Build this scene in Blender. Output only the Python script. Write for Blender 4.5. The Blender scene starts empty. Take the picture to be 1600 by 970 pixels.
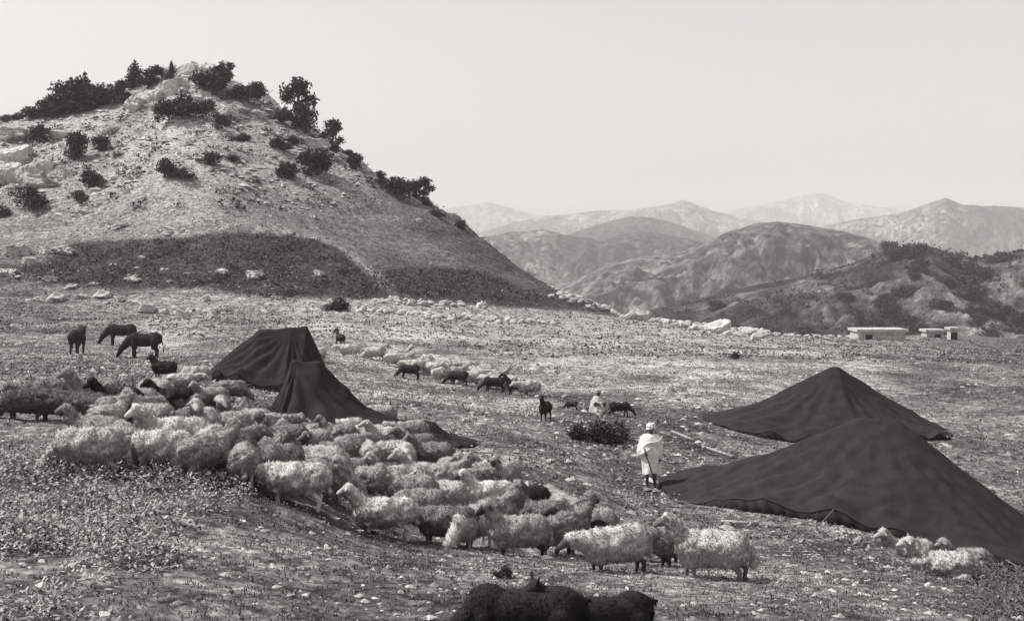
import bpy, bmesh, math, random
import numpy as np
from mathutils import Vector, Matrix, Euler

scene = bpy.context.scene
COL = scene.collection
rng = np.random.default_rng(11)
random.seed(11)

# ------------------------------------------------------------------ camera
F = 1900.0          # focal length in photograph pixels (1600 wide)
HZ = 400.0          # eye level row in the photograph
cam_data = bpy.data.cameras.new('camera')
cam = bpy.data.objects.new('camera', cam_data)
COL.objects.link(cam)
cam.location = (0, 0, 0)
cam.rotation_euler = (math.radians(90), 0, 0)
cam_data.sensor_width = 36.0
cam_data.lens = F / 1600 * 36.0
cam_data.shift_y = -(485 - HZ) / 1600
cam_data.clip_start = 0.1
cam_data.clip_end = 60000
scene.camera = cam

# ------------------------------------------------------------------ sky and sun
SUN_EL = math.radians(52)
SUN_DIR = Vector((-0.985, 0.14, 0)).normalized() * math.cos(SUN_EL) + Vector((0, 0, math.sin(SUN_EL)))
world = bpy.data.worlds.new('World')
scene.world = world
world.use_nodes = True
wn, wl = world.node_tree.nodes, world.node_tree.links
wn.clear()
sky = wn.new('ShaderNodeTexSky')
sky.sky_type = 'NISHITA'
sky.sun_disc = False
sky.sun_elevation = SUN_EL
sky.sun_rotation = math.atan2(SUN_DIR.x, SUN_DIR.y)
sky.altitude = 1200
sky.air_density = 1.0
sky.dust_density = 6.0
sky.ozone_density = 1.0
hsv = wn.new('ShaderNodeHueSaturation')          # the photograph is a warm-toned black-and-white print
hsv.inputs['Saturation'].default_value = 0.0
wl.new(sky.outputs[0], hsv.inputs['Color'])
tone = wn.new('ShaderNodeMix'); tone.data_type = 'RGBA'; tone.blend_type = 'MULTIPLY'
tone.inputs['Factor'].default_value = 1.0
tone.inputs['B'].default_value = (1.0, 0.965, 0.94, 1)
wl.new(hsv.outputs[0], tone.inputs['A'])
bgn = wn.new('ShaderNodeBackground')
bgn.inputs['Strength'].default_value = 0.15
wl.new(tone.outputs['Result'], bgn.inputs['Color'])
wo = wn.new('ShaderNodeOutputWorld')
wl.new(bgn.outputs[0], wo.inputs['Surface'])

sun_data = bpy.data.lights.new('sun', 'SUN')
sun_data.energy = 4.8
sun_data.angle = math.radians(0.5)
sun_data.color = (1.0, 0.97, 0.945)
sun = bpy.data.objects.new('sun', sun_data)
COL.objects.link(sun)
sun.rotation_euler = SUN_DIR.to_track_quat('Z', 'Y').to_euler()

scene.view_settings.view_transform = 'Standard'
scene.view_settings.look = 'None'
scene.view_settings.exposure = 0.12
scene.view_settings.gamma = 1.0
scene.view_settings.use_curve_mapping = False
scene.render.engine = 'CYCLES'
scene.cycles.use_denoising = True
scene.cycles.max_bounces = 6
scene.cycles.volume_bounces = 1

# ------------------------------------------------------------------ helpers
def tag(o, label=None, cat=None, group=None, kind=None):
    if label: o['label'] = label
    if cat: o['category'] = cat
    if group: o['group'] = group
    if kind: o['kind'] = kind
    return o

def empty(name, loc=(0, 0, 0), rz=0.0, s=1.0):
    o = bpy.data.objects.new(name, None)
    COL.objects.link(o)
    o.location = loc
    o.rotation_euler = (0, 0, rz)
    o.scale = (s, s, s) if not isinstance(s, (tuple, list)) else s
    o.empty_display_size = 0.2
    return o

def link(name, me, parent=None, loc=None, rot=None, scale=None):
    o = bpy.data.objects.new(name, me)
    COL.objects.link(o)
    if parent: o.parent = parent
    if loc is not None: o.location = loc
    if rot is not None: o.rotation_euler = rot
    if scale is not None: o.scale = scale
    return o

def mesh(name, verts, faces, mat=None, smooth=False):
    """verts (N,3) array, faces either (M,k) int array or list of lists"""
    me = bpy.data.meshes.new(name)
    verts = np.asarray(verts, dtype=np.float32)
    if isinstance(faces, np.ndarray):
        k = faces.shape[1]
        me.vertices.add(len(verts)); me.vertices.foreach_set('co', verts.ravel())
        me.loops.add(faces.size); me.loops.foreach_set('vertex_index', faces.astype(np.int32).ravel())
        me.polygons.add(len(faces))
        me.polygons.foreach_set('loop_start', np.arange(0, faces.size, k, dtype=np.int32))
        me.update(calc_edges=True)
        me.validate()
    else:
        me.from_pydata([tuple(v) for v in verts], [], faces)
    if smooth:
        me.polygons.foreach_set('use_smooth', np.ones(len(me.polygons), dtype=bool))
    else:
        me.polygons.foreach_set('use_smooth', np.zeros(len(me.polygons), dtype=bool))
    if mat: me.materials.append(mat)
    return me

def attr(me, name, values):
    a = me.attributes.new(name, 'FLOAT', 'POINT')
    a.data.foreach_set('value', np.asarray(values, dtype=np.float32))

def grey(v):
    return (v * 1.01, v * 0.985, v * 0.965, 1)

class NT:
    """small node-tree helper for a Principled material"""
    def __init__(self, name, rough=0.9, spec=0.15):
        self.m = bpy.data.materials.new(name)
        self.m.use_nodes = True
        self.n, self.l = self.m.node_tree.nodes, self.m.node_tree.links
        self.b = self.n['Principled BSDF']
        self.b.inputs['Roughness'].default_value = rough
        self.b.inputs['Specular IOR Level'].default_value = spec
        self.co = None
    def coord(self, kind='Object'):
        if kind == 'World':
            g = self.n.new('ShaderNodeNewGeometry'); return g.outputs['Position']
        t = self.n.new('ShaderNodeTexCoord'); return t.outputs[kind]
    def noise(self, co, scale, detail=6, rough=0.6, stretch=None):
        if stretch:
            mp = self.n.new('ShaderNodeMapping'); mp.inputs['Scale'].default_value = stretch
            self.l.new(co, mp.inputs['Vector']); co = mp.outputs[0]
        t = self.n.new('ShaderNodeTexNoise')
        t.inputs['Scale'].default_value = scale; t.inputs['Detail'].default_value = detail
        t.inputs['Roughness'].default_value = rough
        self.l.new(co, t.inputs['Vector'])
        return t.outputs['Fac']
    def vor(self, co, scale, out='Distance'):
        t = self.n.new('ShaderNodeTexVoronoi'); t.inputs['Scale'].default_value = scale
        self.l.new(co, t.inputs['Vector']); return t.outputs[out]
    def ramp(self, fac, stops):
        r = self.n.new('ShaderNodeValToRGB')
        e = r.color_ramp.elements
        while len(e) < len(stops): e.new(0.5)
        for k, (p, v) in enumerate(stops):
            e[k].position = p
            e[k].color = (v, v, v, 1)
        self.l.new(fac, r.inputs['Fac'])
        return r.outputs['Color']
    def math(self, op, a, b=None, c=None):
        m = self.n.new('ShaderNodeMath'); m.operation = op
        for i, x in enumerate((a, b, c)):
            if x is None: continue
            if isinstance(x, (int, float)): m.inputs[i].default_value = x
            else: self.l.new(x, m.inputs[i])
        return m.outputs[0]
    def attr(self, name):
        a = self.n.new('ShaderNodeAttribute'); a.attribute_name = name
        return a.outputs['Fac']
    def tint(self, val):
        """grey value socket -> warm grey colour socket"""
        c = self.n.new('ShaderNodeCombineColor')
        for i, k in enumerate((1.01, 0.985, 0.965)):
            self.l.new(self.math('MULTIPLY', val, k), c.inputs[i])
        return c.outputs[0]
    def base(self, val):
        self.l.new(self.tint(val) if not isinstance(val, tuple) else val, self.b.inputs['Base Color'])
        return self
    def bump(self, h, strength=0.5, dist=0.05):
        b = self.n.new('ShaderNodeBump'); b.inputs['Strength'].default_value = strength
        b.inputs['Distance'].default_value = dist
        self.l.new(h, b.inputs['Height'])
        self.l.new(b.outputs[0], self.b.inputs['Normal'])
        return self

# value noise -----------------------------------------------------------
_tab = np.random.default_rng(5).random((256, 256))
def vnoise(x, y):
    xi, yi = np.floor(x).astype(int), np.floor(y).astype(int)
    fx, fy = x - xi, y - yi
    fx, fy = fx * fx * fx * (fx * (fx * 6 - 15) + 10), fy * fy * fy * (fy * (fy * 6 - 15) + 10)
    a = _tab[xi & 255, yi & 255]; b = _tab[(xi + 1) & 255, yi & 255]
    c = _tab[xi & 255, (yi + 1) & 255]; d = _tab[(xi + 1) & 255, (yi + 1) & 255]
    return (a * (1 - fx) + b * fx) * (1 - fy) + (c * (1 - fx) + d * fx) * fy - 0.5
def fbm(x, y, oct=4, gain=0.5):
    s, a = 0, 1.0
    for k in range(oct):
        s = s + a * vnoise(x + 37.3 * k, y + 91.7 * k); x, y, a = x * 2.03, y * 2.03, a * gain
    return s
def sstep(a, b, x):
    t = np.clip((x - a) / (b - a), 0, 1); return t * t * (3 - 2 * t)

# ------------------------------------------------------------------ the ground: one height sheet
# (column, row, distance) of places on the ground of the pasture
KN = [(-300, 1040, 8.5), (100, 1050, 8.5), (450, 1085, 8.5), (860, 1090, 8.7), (1200, 1095, 9.0), (1600, 1095, 9.1), (1900, 1095, 9.1), (-300, 970, 9.6), (100, 970, 9.8), (450, 970, 10.3), (860, 970, 11.0), (1200, 970, 11.8), (1600, 970, 12.0), (1900, 970, 12.0),
      (100, 850, 12.6), (-300, 850, 12.3), (450, 860, 13.8), (860, 890, 15.0), (1200, 905, 15.2), (1600, 915, 15.2), (1900, 915, 15.2),
      (130, 730, 17.6), (-300, 715, 18), (300, 735, 18.0), (480, 778, 18.0), (600, 832, 18.0), (800, 862, 18.0), (950, 875, 18.2), (1100, 880, 18.6),
      (1250, 872, 19), (1400, 876, 18.4), (1560, 895, 17.6), (1800, 895, 17.6),
      (0, 655, 22.5), (-300, 640, 23), (200, 655, 23), (380, 690, 23), (560, 735, 23.5), (720, 775, 23.5), (880, 810, 23), (1017, 830, 24), (1180, 832, 26), (1400, 846, 26.5), (1560, 886, 26.5), (1650, 896, 27), (1900, 890, 27),
      (0, 605, 30), (-300, 590, 30), (200, 605, 32), (440, 672, 32), (620, 680, 32), (750, 695, 32), (890, 720, 32), (1017, 762, 31.7), (1200, 766, 31), (1450, 785, 31.5), (1620, 806, 31.5), (1900, 800, 32),
      (0, 575, 42), (200, 575, 44), (440, 600, 45), (650, 620, 46), (800, 640, 45), (935, 642, 46), (1100, 662, 43), (1300, 695, 42), (1480, 692, 42), (1800, 700, 43),
      (-300, 545, 62), (130, 552, 62), (240, 556, 62), (420, 548, 62), (540, 548, 66), (690, 588, 60), (830, 606, 55), (1000, 602, 56), (1065, 608, 54), (1300, 605, 58), (1600, 605, 60), (1900, 600, 60),
      (0, 500, 85), (250, 505, 85), (420, 505, 85), (560, 505, 88), (700, 520, 88), (900, 535, 88), (1150, 553, 80), (1500, 560, 84), (1900, 560, 84),
      (0, 482, 105), (300, 482, 105), (560, 478, 110), (700, 484, 112), (850, 488, 118), (960, 500, 115), (1060, 508, 120), (1200, 522, 130), (1350, 535, 140), (1480, 538, 145), (1600, 545, 140), (1900, 545, 140),
      (0, 470, 160), (400, 470, 160), (700, 474, 160), (900, 487, 150), (1060, 520, 150), (1200, 526, 165), (1375, 525, 176), (1490, 524, 186), (1600, 530, 190), (1900, 530, 190),
      (0, 465, 230), (700, 480, 230), (1000, 545, 230), (1200, 540, 230), (1400, 530, 230), (1700, 530, 230)]
K = np.array(KN, float)
def _ku(px, d): return np.stack([px / 260.0, np.log(d) * 2.6], -1)
KX = _ku(K[:, 0], K[:, 2])
def _phi(r2): return np.where(r2 > 1e-12, 0.5 * r2 * np.log(np.maximum(r2, 1e-12)), 0)
def _fit(X, v, lam):
    n = len(X)
    A = np.zeros((n + 3, n + 3)); A[:n, :n] = _phi(((X[:, None] - X[None]) ** 2).sum(-1)) + lam * np.eye(n)
    A[:n, n] = 1; A[:n, n + 1:] = X; A[n, :n] = 1; A[n + 1:, :n] = X.T
    return np.linalg.solve(A, np.concatenate([v, np.zeros(3)]))
KW = _fit(KX, K[:, 1], 0.02)
def base_row(px, d):
    P = _ku(np.clip(px, -300, 1900), np.clip(d, 8.4, 235))
    out = np.zeros(len(P))
    for i in range(0, len(P), 20000):
        q = P[i:i + 20000]
        out[i:i + 20000] = _phi(((q[:, None] - KX[None]) ** 2).sum(-1)) @ KW[:len(KX)] + KW[len(KX)] + q @ KW[len(KX) + 1:]
    return out

# silhouette of the rocky hill on the left: column -> row of its skyline, distance of that crest, distance of its foot
HS = np.array([(-2600, 380, 240, 150), (-1500, 372, 235, 140), (-700, 320, 215, 118), (-300, 252, 205, 106), (-100, 205, 200, 100), (0, 184, 196, 98), (60, 180, 196, 98), (120, 168, 196, 98), (180, 152, 196, 98), (215, 130, 194, 98), (245, 115, 192, 98),
               (275, 106, 190, 98), (305, 103, 190, 98), (340, 113, 190, 98), (370, 130, 190, 98), (400, 145, 189, 98), (440, 168, 188, 98), (480, 194, 186, 99), (520, 228, 183, 100), (560, 254, 180, 101), (600, 282, 176, 102), (640, 304, 172, 103), (680, 328, 168, 105),
               (720, 352, 164, 107), (760, 380, 160, 109), (800, 413, 155, 111), (830, 435, 150, 113), (865, 453, 145, 116), (900, 468, 140, 118), (960, 490, 138, 122), (1020, 540, 136, 126)], float)

HSX = np.arange(-2600, 1030, 10.0)
_l = np.interp(HSX, HS[:, 0], HS[:, 1]); _g = np.exp(-(np.arange(-300, 301, 10) / 120.0) ** 2)
_lp = np.concatenate([np.full(30, _l[0]), _l, _l[-1] + np.arange(1, 31) * 7.0])
HSM = np.convolve(_lp, _g / _g.sum(), 'valid')          # the broad shape of the hill without its crags

def sheet(px, d):
    """height of the land at image column px and distance d (arrays)"""
    x = (px - 800) / F * d
    row = base_row(px, d)
    z = (HZ - row) / F * np.clip(d, 8.4, 235)
    # in front of the frame: towards the photographer's feet
    z0 = -1.75
    t = sstep(2.5, 9.5, d); z = z0 * (1 - t) + z * t
    # the land falls to the valley beyond the pasture
    val = -48 - 14 * sstep(700, 3000, d) + 5 * fbm(x / 160, d / 160, 3)
    t = sstep(200, 560, d); z = z * (1 - t) + val * t
    lo = np.interp(px, HS[:, 0], HS[:, 1]); cr = np.interp(px, HS[:, 0], HS[:, 2]); ft = np.interp(px, HS[:, 0], HS[:, 3])
    fr = (d - ft) / (cr - ft)
    fr = fr + 0.05 * fbm(x / 20, d / 20, 2) * (fr > 0.1) * (fr < 0.9)
    lo_s = np.interp(px, HSX, HSM)
    zc = (HZ - lo) / F * cr
    rowf = row if False else np.interp(px, [-2600, 0, 560, 700, 850, 960, 1020], [470, 482, 480, 486, 490, 512, 560])
    g = np.where(fr < 1, 1 - (1 - np.clip(fr, 0, 1)) ** 1.35, 1)
    k = np.clip(fr, 0, 1) ** 3.0
    zf = (HZ - (rowf + (lo_s * (1 - k) + lo * k - rowf) * g)) / F * d
    back = np.clip(fr - 1, 0, None)
    zh = np.where(fr < 1, zf, zc - (cr - ft) * 0.55 * back ** 1.3 * 1.6)
    zh = np.where(fr < 0, -60, zh)
    on = (px < 1000)
    hillw = np.where(on, sstep(-0.25, 2.5, zh - z), 0)
    z = np.where(on, np.maximum(z, zh), z)
    z = np.where(on & (np.abs(zh - z) < 1e9) & (fr > 0) & (fr < 0.15), z, z)
    # relief
    near = 1 - sstep(150, 300, d)
    z = z + near * (0.20 * fbm(x / 7, d / 7, 3) + 0.07 * fbm(x / 1.7 + 9, d / 1.7, 3) * (1 - sstep(60, 110, d)))
    z = z + 0.035 * fbm(x / 0.42, d / 0.42, 2) * (1 - sstep(30, 60, d))
    hz = hillw * sstep(0.02, 0.15, fr)
    z = z + hz * (1.0 * fbm(x / 13, d / 13, 3) + 0.35 * fbm(x / 3.2, d / 3.2, 3)) * np.where(d < 235, 1, 0)
    z = z + hz * sstep(.35, .6, fr) * (fr < 1.0) * 0.9 * fbm(x / 11, z / 2.0, 3)        # ledges
    crag = hz * sstep(0.60, 0.85, fr) * np.exp(-((px - 310) / 105) ** 2) + hz * 0.8 * np.exp(-((px - 40) / 90) ** 2) * np.exp(-((fr - .6) / .25) ** 2)
    z = z + crag * 2.6 * (np.abs(fbm(x / 5.5, d / 5.5, 4)) - 0.12)
    return z, hz, fr

cols = np.concatenate([np.arange(-2400, -100, 90), np.arange(-100, 1700, 4.5), np.arange(1700, 4000, 90)]).astype(float)
rows = np.concatenate([np.geomspace(1.0, 8.0, 22)[:-1], np.geomspace(8, 240, 600)[:-1], np.geomspace(240, 8000, 80)])
NC, NR = len(cols), len(rows)
GP, GD = np.meshgrid(cols, rows)
gz, ghill, gfr = sheet(GP.ravel(), GD.ravel())
GZ = gz.reshape(NR, NC); GHILL = ghill.reshape(NR, NC); GFR = gfr.reshape(NR, NC)
lrows = np.log(rows)

def _bil(G, px, d):
    i = np.clip(np.searchsorted(cols, px) - 1, 0, NC - 2); j = np.clip(np.searchsorted(lrows, np.log(d)) - 1, 0, NR - 2)
    u = np.clip((px - cols[i]) / (cols[i + 1] - cols[i]), 0, 1); v = np.clip((np.log(d) - lrows[j]) / (lrows[j + 1] - lrows[j]), 0, 1)
    return (G[j, i] * (1 - u) + G[j, i + 1] * u) * (1 - v) + (G[j + 1, i] * (1 - u) + G[j + 1, i + 1] * u) * v
def height(x, y):
    """ground height at world x, y"""
    x, y = np.asarray(x, float), np.maximum(np.asarray(y, float), 1.0)
    return _bil(GZ, 800 + F * x / y, y)
def at(px, py, dmin=8.0, dmax=230.0):
    """ground point seen at image column px, row py"""
    d = np.geomspace(dmin, dmax, 3000)
    r = HZ - F * _bil(GZ, np.full_like(d, px), d) / d
    k = np.argmax(r <= py)
    if r[k] > py: k = int(np.argmin(r))
    return Vector(((px - 800) / F * d[k], d[k], float(-(r[k] - HZ) / F * d[k])))
def drop(x, y): return Vector((x, y, float(height(x, y))))

# how pale the ground cover is (soil, dry grass, stones, scrub): albedo at (column, row)
AL = [(100, 950, 0.148), (500, 950, 0.148), (900, 930, 0.168), (1300, 930, 0.148), (1580, 930, 0.120), (60, 800, 0.190), (300, 800, 0.140), (600, 860, 0.154), (900, 870, 0.211), (1200, 860, 0.197),
      (60, 650, 0.183), (60, 580, 0.211), (250, 650, 0.140), (450, 720, 0.140), (700, 640, 0.266), (800, 680, 0.239), (930, 720, 0.211), (930, 665, 0.098), (900, 780, 0.239), (1060, 690, 0.126), (1120, 720, 0.140), (1000, 790, 0.197),
      (200, 480, 0.239), (100, 520, 0.211), (250, 530, 0.351), (330, 560, 0.233), (60, 500, 0.126), (600, 600, 0.349), (620, 520, 0.366), (750, 560, 0.366), (900, 580, 0.383), (1050, 570, 0.399), (1200, 560, 0.366), (1330, 560, 0.283), (1500, 600, 0.216), (1560, 700, 0.168), (1560, 560, 0.166), (1590, 530, 0.116), (800, 520, 0.316), (1250, 610, 0.316)]
gx = (GP - 800) / F * GD
grow = HZ - F * GZ / GD
A = np.array(AL)
w = 0; s = 0
for (ax, ay, av) in A:
    ww = 1.0 / (((GP - ax) / 90) ** 2 + ((grow - ay) / 55) ** 2 + 0.35) ** 2
    w = w + ww; s = s + ww * av
alb = s / w
# the hill: pale scree above, grey turf lower, a dark scrub-covered apron with its own outline
def inpoly(px, py, poly):
    c = np.zeros(px.shape, bool); n = len(poly)
    for i in range(n):
        (x1, y1), (x2, y2) = poly[i], poly[i - 1]
        k = ((y1 > py) != (y2 > py)) & (px < (x2 - x1) * (py - y1) / (y2 - y1 + 1e-9) + x1)
        c ^= k
    return c
onhill = (GHILL > 0.05) & (GFR > 0.0)
wob = 6 * fbm(gx / 4, GD / 4, 3)
hp, hr = GP + wob, grow + wob * 0.7
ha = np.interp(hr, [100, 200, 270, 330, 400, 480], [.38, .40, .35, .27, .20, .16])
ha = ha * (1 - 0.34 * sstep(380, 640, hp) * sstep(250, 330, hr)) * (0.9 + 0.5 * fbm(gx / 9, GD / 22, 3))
dark1 = inpoly(hp, hr, [(118, 380), (270, 370), (380, 362), (490, 372), (530, 388), (555, 412), (590, 440), (610, 462), (560, 474), (430, 474), (330, 450), (170, 450), (60, 440), (-20, 430), (-20, 415), (60, 412)])
dark2 = inpoly(hp, hr, [(572, 428), (640, 418), (740, 420), (800, 440), (850, 462), (920, 470), (890, 482), (820, 478), (720, 472), (610, 458)])
dark3 = inpoly(hp, hr, [(-40, 455), (60, 460), (65, 480), (-40, 490)])
ha = np.where(dark1, 0.06, ha); ha = np.where(dark2, 0.065, ha); ha = np.where(dark3, 0.07, ha)
path = inpoly(hp, hr, [(470, 362), (490, 362), (560, 400), (625, 452), (612, 458), (550, 412), (500, 380)]) & ~dark1
ha = np.where(path, 0.24, ha)
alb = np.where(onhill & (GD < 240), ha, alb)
alb = np.where(GD >= 240, 0.12, alb)
# worn tracks of the herd and bare ground round the tents
def track(poly, width, val):
    global alb
    P_ = np.array([at(*q)[:2] for q in poly]); best = np.full(GD.shape, 1e9)
    for a, b in zip(P_[:-1], P_[1:]):
        ab = b - a; t = np.clip(((gx - a[0]) * ab[0] + (GD - a[1]) * ab[1]) / (ab @ ab), 0, 1)
        best = np.minimum(best, np.hypot(gx - a[0] - t * ab[0], GD - a[1] - t * ab[1]))
    k = np.exp(-(best / (width * (1 + 1.2 * fbm(gx / 1.5, GD / 1.5, 3)))) ** 2)
    alb = alb * (1 - k) + val * k
track([(1010, 800), (930, 740), (860, 680), (800, 640)], .5, .30)
track([(760, 560), (860, 590), (960, 606), (1050, 612)], .8, .33)
track([(520, 540), (620, 552), (760, 585), (850, 612)], .7, .34)
track([(1030, 680), (1090, 700), (1160, 722)], .5, .06); track([(1040, 655), (1110, 676), (1180, 690)], .5, .07); track([(900, 668), (960, 664)], 1.0, .05)
track([(1150, 835), (1260, 842), (1400, 850)], .7, .22); track([(330, 800), (480, 830), (640, 880), (860, 905)], .35, .10); track([(700, 905), (850, 880), (1000, 905)], .5, .24)
alb = np.where(GD < 90, alb * (1 + 1.1 * fbm(gx / 3.5 + 50, GD / 3.5, 4)), alb)
# blur the outline a little
for _ in range(1):
    b = alb.copy(); b[1:-1, 1:-1] = (alb[1:-1, 1:-1] * 2 + alb[:-2, 1:-1] + alb[2:, 1:-1] + alb[1:-1, :-2] + alb[1:-1, 2:]) / 6; alb = b

m = NT('ground_mat', 0.95, 0.05)
co = m.coord('World')
n1 = m.noise(co, 0.55, 4, 0.6); n2 = m.noise(co, 5.5, 8, 0.72); n3 = m.noise(co, 1.9, 7, 0.75)
v = m.math('ADD', m.math('MULTIPLY', n2, 0.55), m.math('MULTIPLY', n3, 0.45))
sp = m.ramp(v, [(0.40, 0.18), (0.48, 0.60), (0.55, 1.25), (0.62, 2.6)])
big = m.ramp(n1, [(0.3, 0.72), (0.7, 1.28)])
alb_s = m.math('MINIMUM', m.math('MULTIPLY', m.math('MULTIPLY', m.attr('albedo'), sp), big), 0.55)
m.base(alb_s).bump(v, 0.9, 0.12)
GROUND = m.m
gv = np.stack([gx, GD, GZ], -1).reshape(-1, 3)
j, i = np.meshgrid(np.arange(NR - 1), np.arange(NC - 1), indexing='ij')
q = (j * NC + i).ravel()
gf = np.stack([q, q + 1, q + NC + 1, q + NC], -1)
# ground behind and beside the photographer
n0 = len(gv)
gv = np.concatenate([gv, np.array([(-260, -200, -3), (260, -200, -3), (260, 0.9, -1.8), (-260, 0.9, -1.8)])])
gf = np.concatenate([gf, np.array([[n0, n0 + 1, n0 + 2, n0 + 3]])])
gm = mesh('ground', gv, gf, GROUND, True)
attr(gm, 'albedo', np.concatenate([alb.ravel(), [.12] * 4]))
tag(link('ground', gm), kind='structure')

# ------------------------------------------------------------------ far hills
RIDGES = [
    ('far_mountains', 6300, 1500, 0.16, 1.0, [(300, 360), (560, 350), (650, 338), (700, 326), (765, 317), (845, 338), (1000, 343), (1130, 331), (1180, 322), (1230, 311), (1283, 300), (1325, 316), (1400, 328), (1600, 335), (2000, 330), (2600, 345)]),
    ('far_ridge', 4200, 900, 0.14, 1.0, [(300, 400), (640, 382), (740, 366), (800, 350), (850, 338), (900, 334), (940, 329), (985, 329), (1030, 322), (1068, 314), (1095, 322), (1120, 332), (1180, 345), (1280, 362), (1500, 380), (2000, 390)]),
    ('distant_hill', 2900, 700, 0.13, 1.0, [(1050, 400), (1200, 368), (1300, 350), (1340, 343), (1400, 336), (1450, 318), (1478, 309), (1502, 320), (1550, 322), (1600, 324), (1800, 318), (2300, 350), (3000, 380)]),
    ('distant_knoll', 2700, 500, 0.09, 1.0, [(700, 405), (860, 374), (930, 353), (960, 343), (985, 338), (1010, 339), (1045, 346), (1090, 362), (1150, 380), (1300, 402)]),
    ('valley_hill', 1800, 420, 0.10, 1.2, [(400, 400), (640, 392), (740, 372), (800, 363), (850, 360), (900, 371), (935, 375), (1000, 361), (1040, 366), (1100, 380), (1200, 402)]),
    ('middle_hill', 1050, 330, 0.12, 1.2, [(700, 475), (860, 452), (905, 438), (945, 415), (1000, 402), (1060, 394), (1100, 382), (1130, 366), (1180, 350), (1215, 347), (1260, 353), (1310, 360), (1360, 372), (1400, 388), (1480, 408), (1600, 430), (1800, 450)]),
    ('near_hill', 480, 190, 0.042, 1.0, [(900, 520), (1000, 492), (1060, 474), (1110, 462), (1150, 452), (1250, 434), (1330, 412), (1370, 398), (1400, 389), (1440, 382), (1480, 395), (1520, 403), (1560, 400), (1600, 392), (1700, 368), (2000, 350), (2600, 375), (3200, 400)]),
]
m = NT('far_hill_mat', 0.95, 0.05)
co = m.coord('World')
a = m.noise(co, 0.010, 10, 0.72); b = m.noise(co, 0.09, 6, 0.8)
v = m.math('ADD', m.math('MULTIPLY', a, 0.45), m.math('MULTIPLY', b, 0.55))
sc = m.ramp(m.vor(co, 0.075), [(0.22, 0.25), (0.42, 1.0)]); sc2 = m.ramp(m.vor(co, 0.028), [(0.18, 0.35), (0.34, 1.0)])
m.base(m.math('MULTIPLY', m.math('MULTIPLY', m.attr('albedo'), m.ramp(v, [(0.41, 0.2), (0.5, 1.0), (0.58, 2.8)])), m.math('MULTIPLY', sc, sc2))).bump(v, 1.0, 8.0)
HILLMAT = m.m
RSURF = {}
for ri, (nm, D, W, al, rough, kn) in enumerate(RIDGES):
    kn = np.array(kn, float)
    dense = 3.5
    pxs = np.concatenate([np.arange(kn[0, 0], 640, 30), np.arange(640, 1700, dense), np.arange(1700, max(kn[-1, 0], 1701), 30)])
    pxs = pxs[(pxs >= kn[0, 0]) & (pxs <= kn[-1, 0])]
    ts = np.linspace(-1.35, 1.35, 150)
    P, T = np.meshgrid(pxs, ts)
    DD = D + T * W
    X = (P - 800) / F * DD; 
    cz = (HZ - np.interp(P, kn[:, 0], kn[:, 1])) / F * D
    basez = -62.0 if D > 600 else -38.0
    S = D / 480.0
    g = np.exp(-1.5 * T ** 2) ** (1.15)
    g = g - g.min()
    g = g / g.max()
    rel = np.maximum(cz - basez, 2)
    # gullies run down the slope
    gul = np.abs(fbm(X / (22 * S ** .75) + ri * 7, DD / (60 * S ** .75), 6, .6)) * rel * (0.6 if D > 600 else 0.25) * (1 - np.exp(-((T) * 3.0) ** 2))
    Z = basez + rel * g - gul * g ** 0.4 + rel * 0.11 * fbm(X / (18 * S ** .7), DD / (18 * S ** .7) + 3 * ri, 7, .6) * np.clip(np.abs(T) * 4, 0.12, 1)
    Z = np.where(g < 0.02, Z - 6, Z)
    vv = np.stack([X, DD, Z], -1).reshape(-1, 3)
    n = len(pxs)
    jj, ii = np.meshgrid(np.arange(len(ts) - 1), np.arange(n - 1), indexing='ij')
    qq = (jj * n + ii).ravel()
    me = mesh(nm, vv, np.stack([qq, qq + 1, qq + n + 1, qq + n], -1), HILLMAT, True)
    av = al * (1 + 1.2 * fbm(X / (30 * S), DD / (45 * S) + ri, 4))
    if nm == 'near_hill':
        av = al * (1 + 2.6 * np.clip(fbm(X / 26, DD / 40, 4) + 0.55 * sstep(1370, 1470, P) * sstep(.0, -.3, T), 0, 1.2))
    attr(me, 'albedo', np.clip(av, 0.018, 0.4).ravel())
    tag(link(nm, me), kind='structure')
    RSURF[nm] = (pxs, ts, D, W, Z)

def on_ridge(nm, px, t):
    pxs, ts, D, W, Z = RSURF[nm]
    i = int(np.clip(np.searchsorted(pxs, px), 0, len(pxs) - 1)); j = int(np.clip(np.searchsorted(ts, t), 0, len(ts) - 1))
    d = D + ts[j] * W
    return Vector(((pxs[i] - 800) / F * d, d, float(Z[j, i])))

# ------------------------------------------------------------------ the hazy air
def box_mesh(name, lo, hi, mat=None):
    (a, b, c), (d, e, f) = lo, hi
    v = [(a, b, c), (d, b, c), (d, e, c), (a, e, c), (a, b, f), (d, b, f), (d, e, f), (a, e, f)]
    fs = [(0, 3, 2, 1), (4, 5, 6, 7), (0, 1, 5, 4), (1, 2, 6, 5), (2, 3, 7, 6), (3, 0, 4, 7)]
    return mesh(name, np.array(v), fs, mat)
hm = bpy.data.materials.new('haze_mat'); hm.use_nodes = True
hn = hm.node_tree.nodes; hn.clear()
ho = hn.new('ShaderNodeOutputMaterial'); pv = hn.new('ShaderNodeVolumePrincipled')
pv.inputs['Color'].default_value = (0.96, 0.95, 0.94, 1)
pv.inputs['Density'].default_value = 0.00022
pv.inputs['Anisotropy'].default_value = 0.0
hm.node_tree.links.new(pv.outputs[0], ho.inputs['Volume'])
tag(link('haze', box_mesh('haze', (-14500, -400, -130), (14500, 8400, 420), hm)), kind='stuff')

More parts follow.
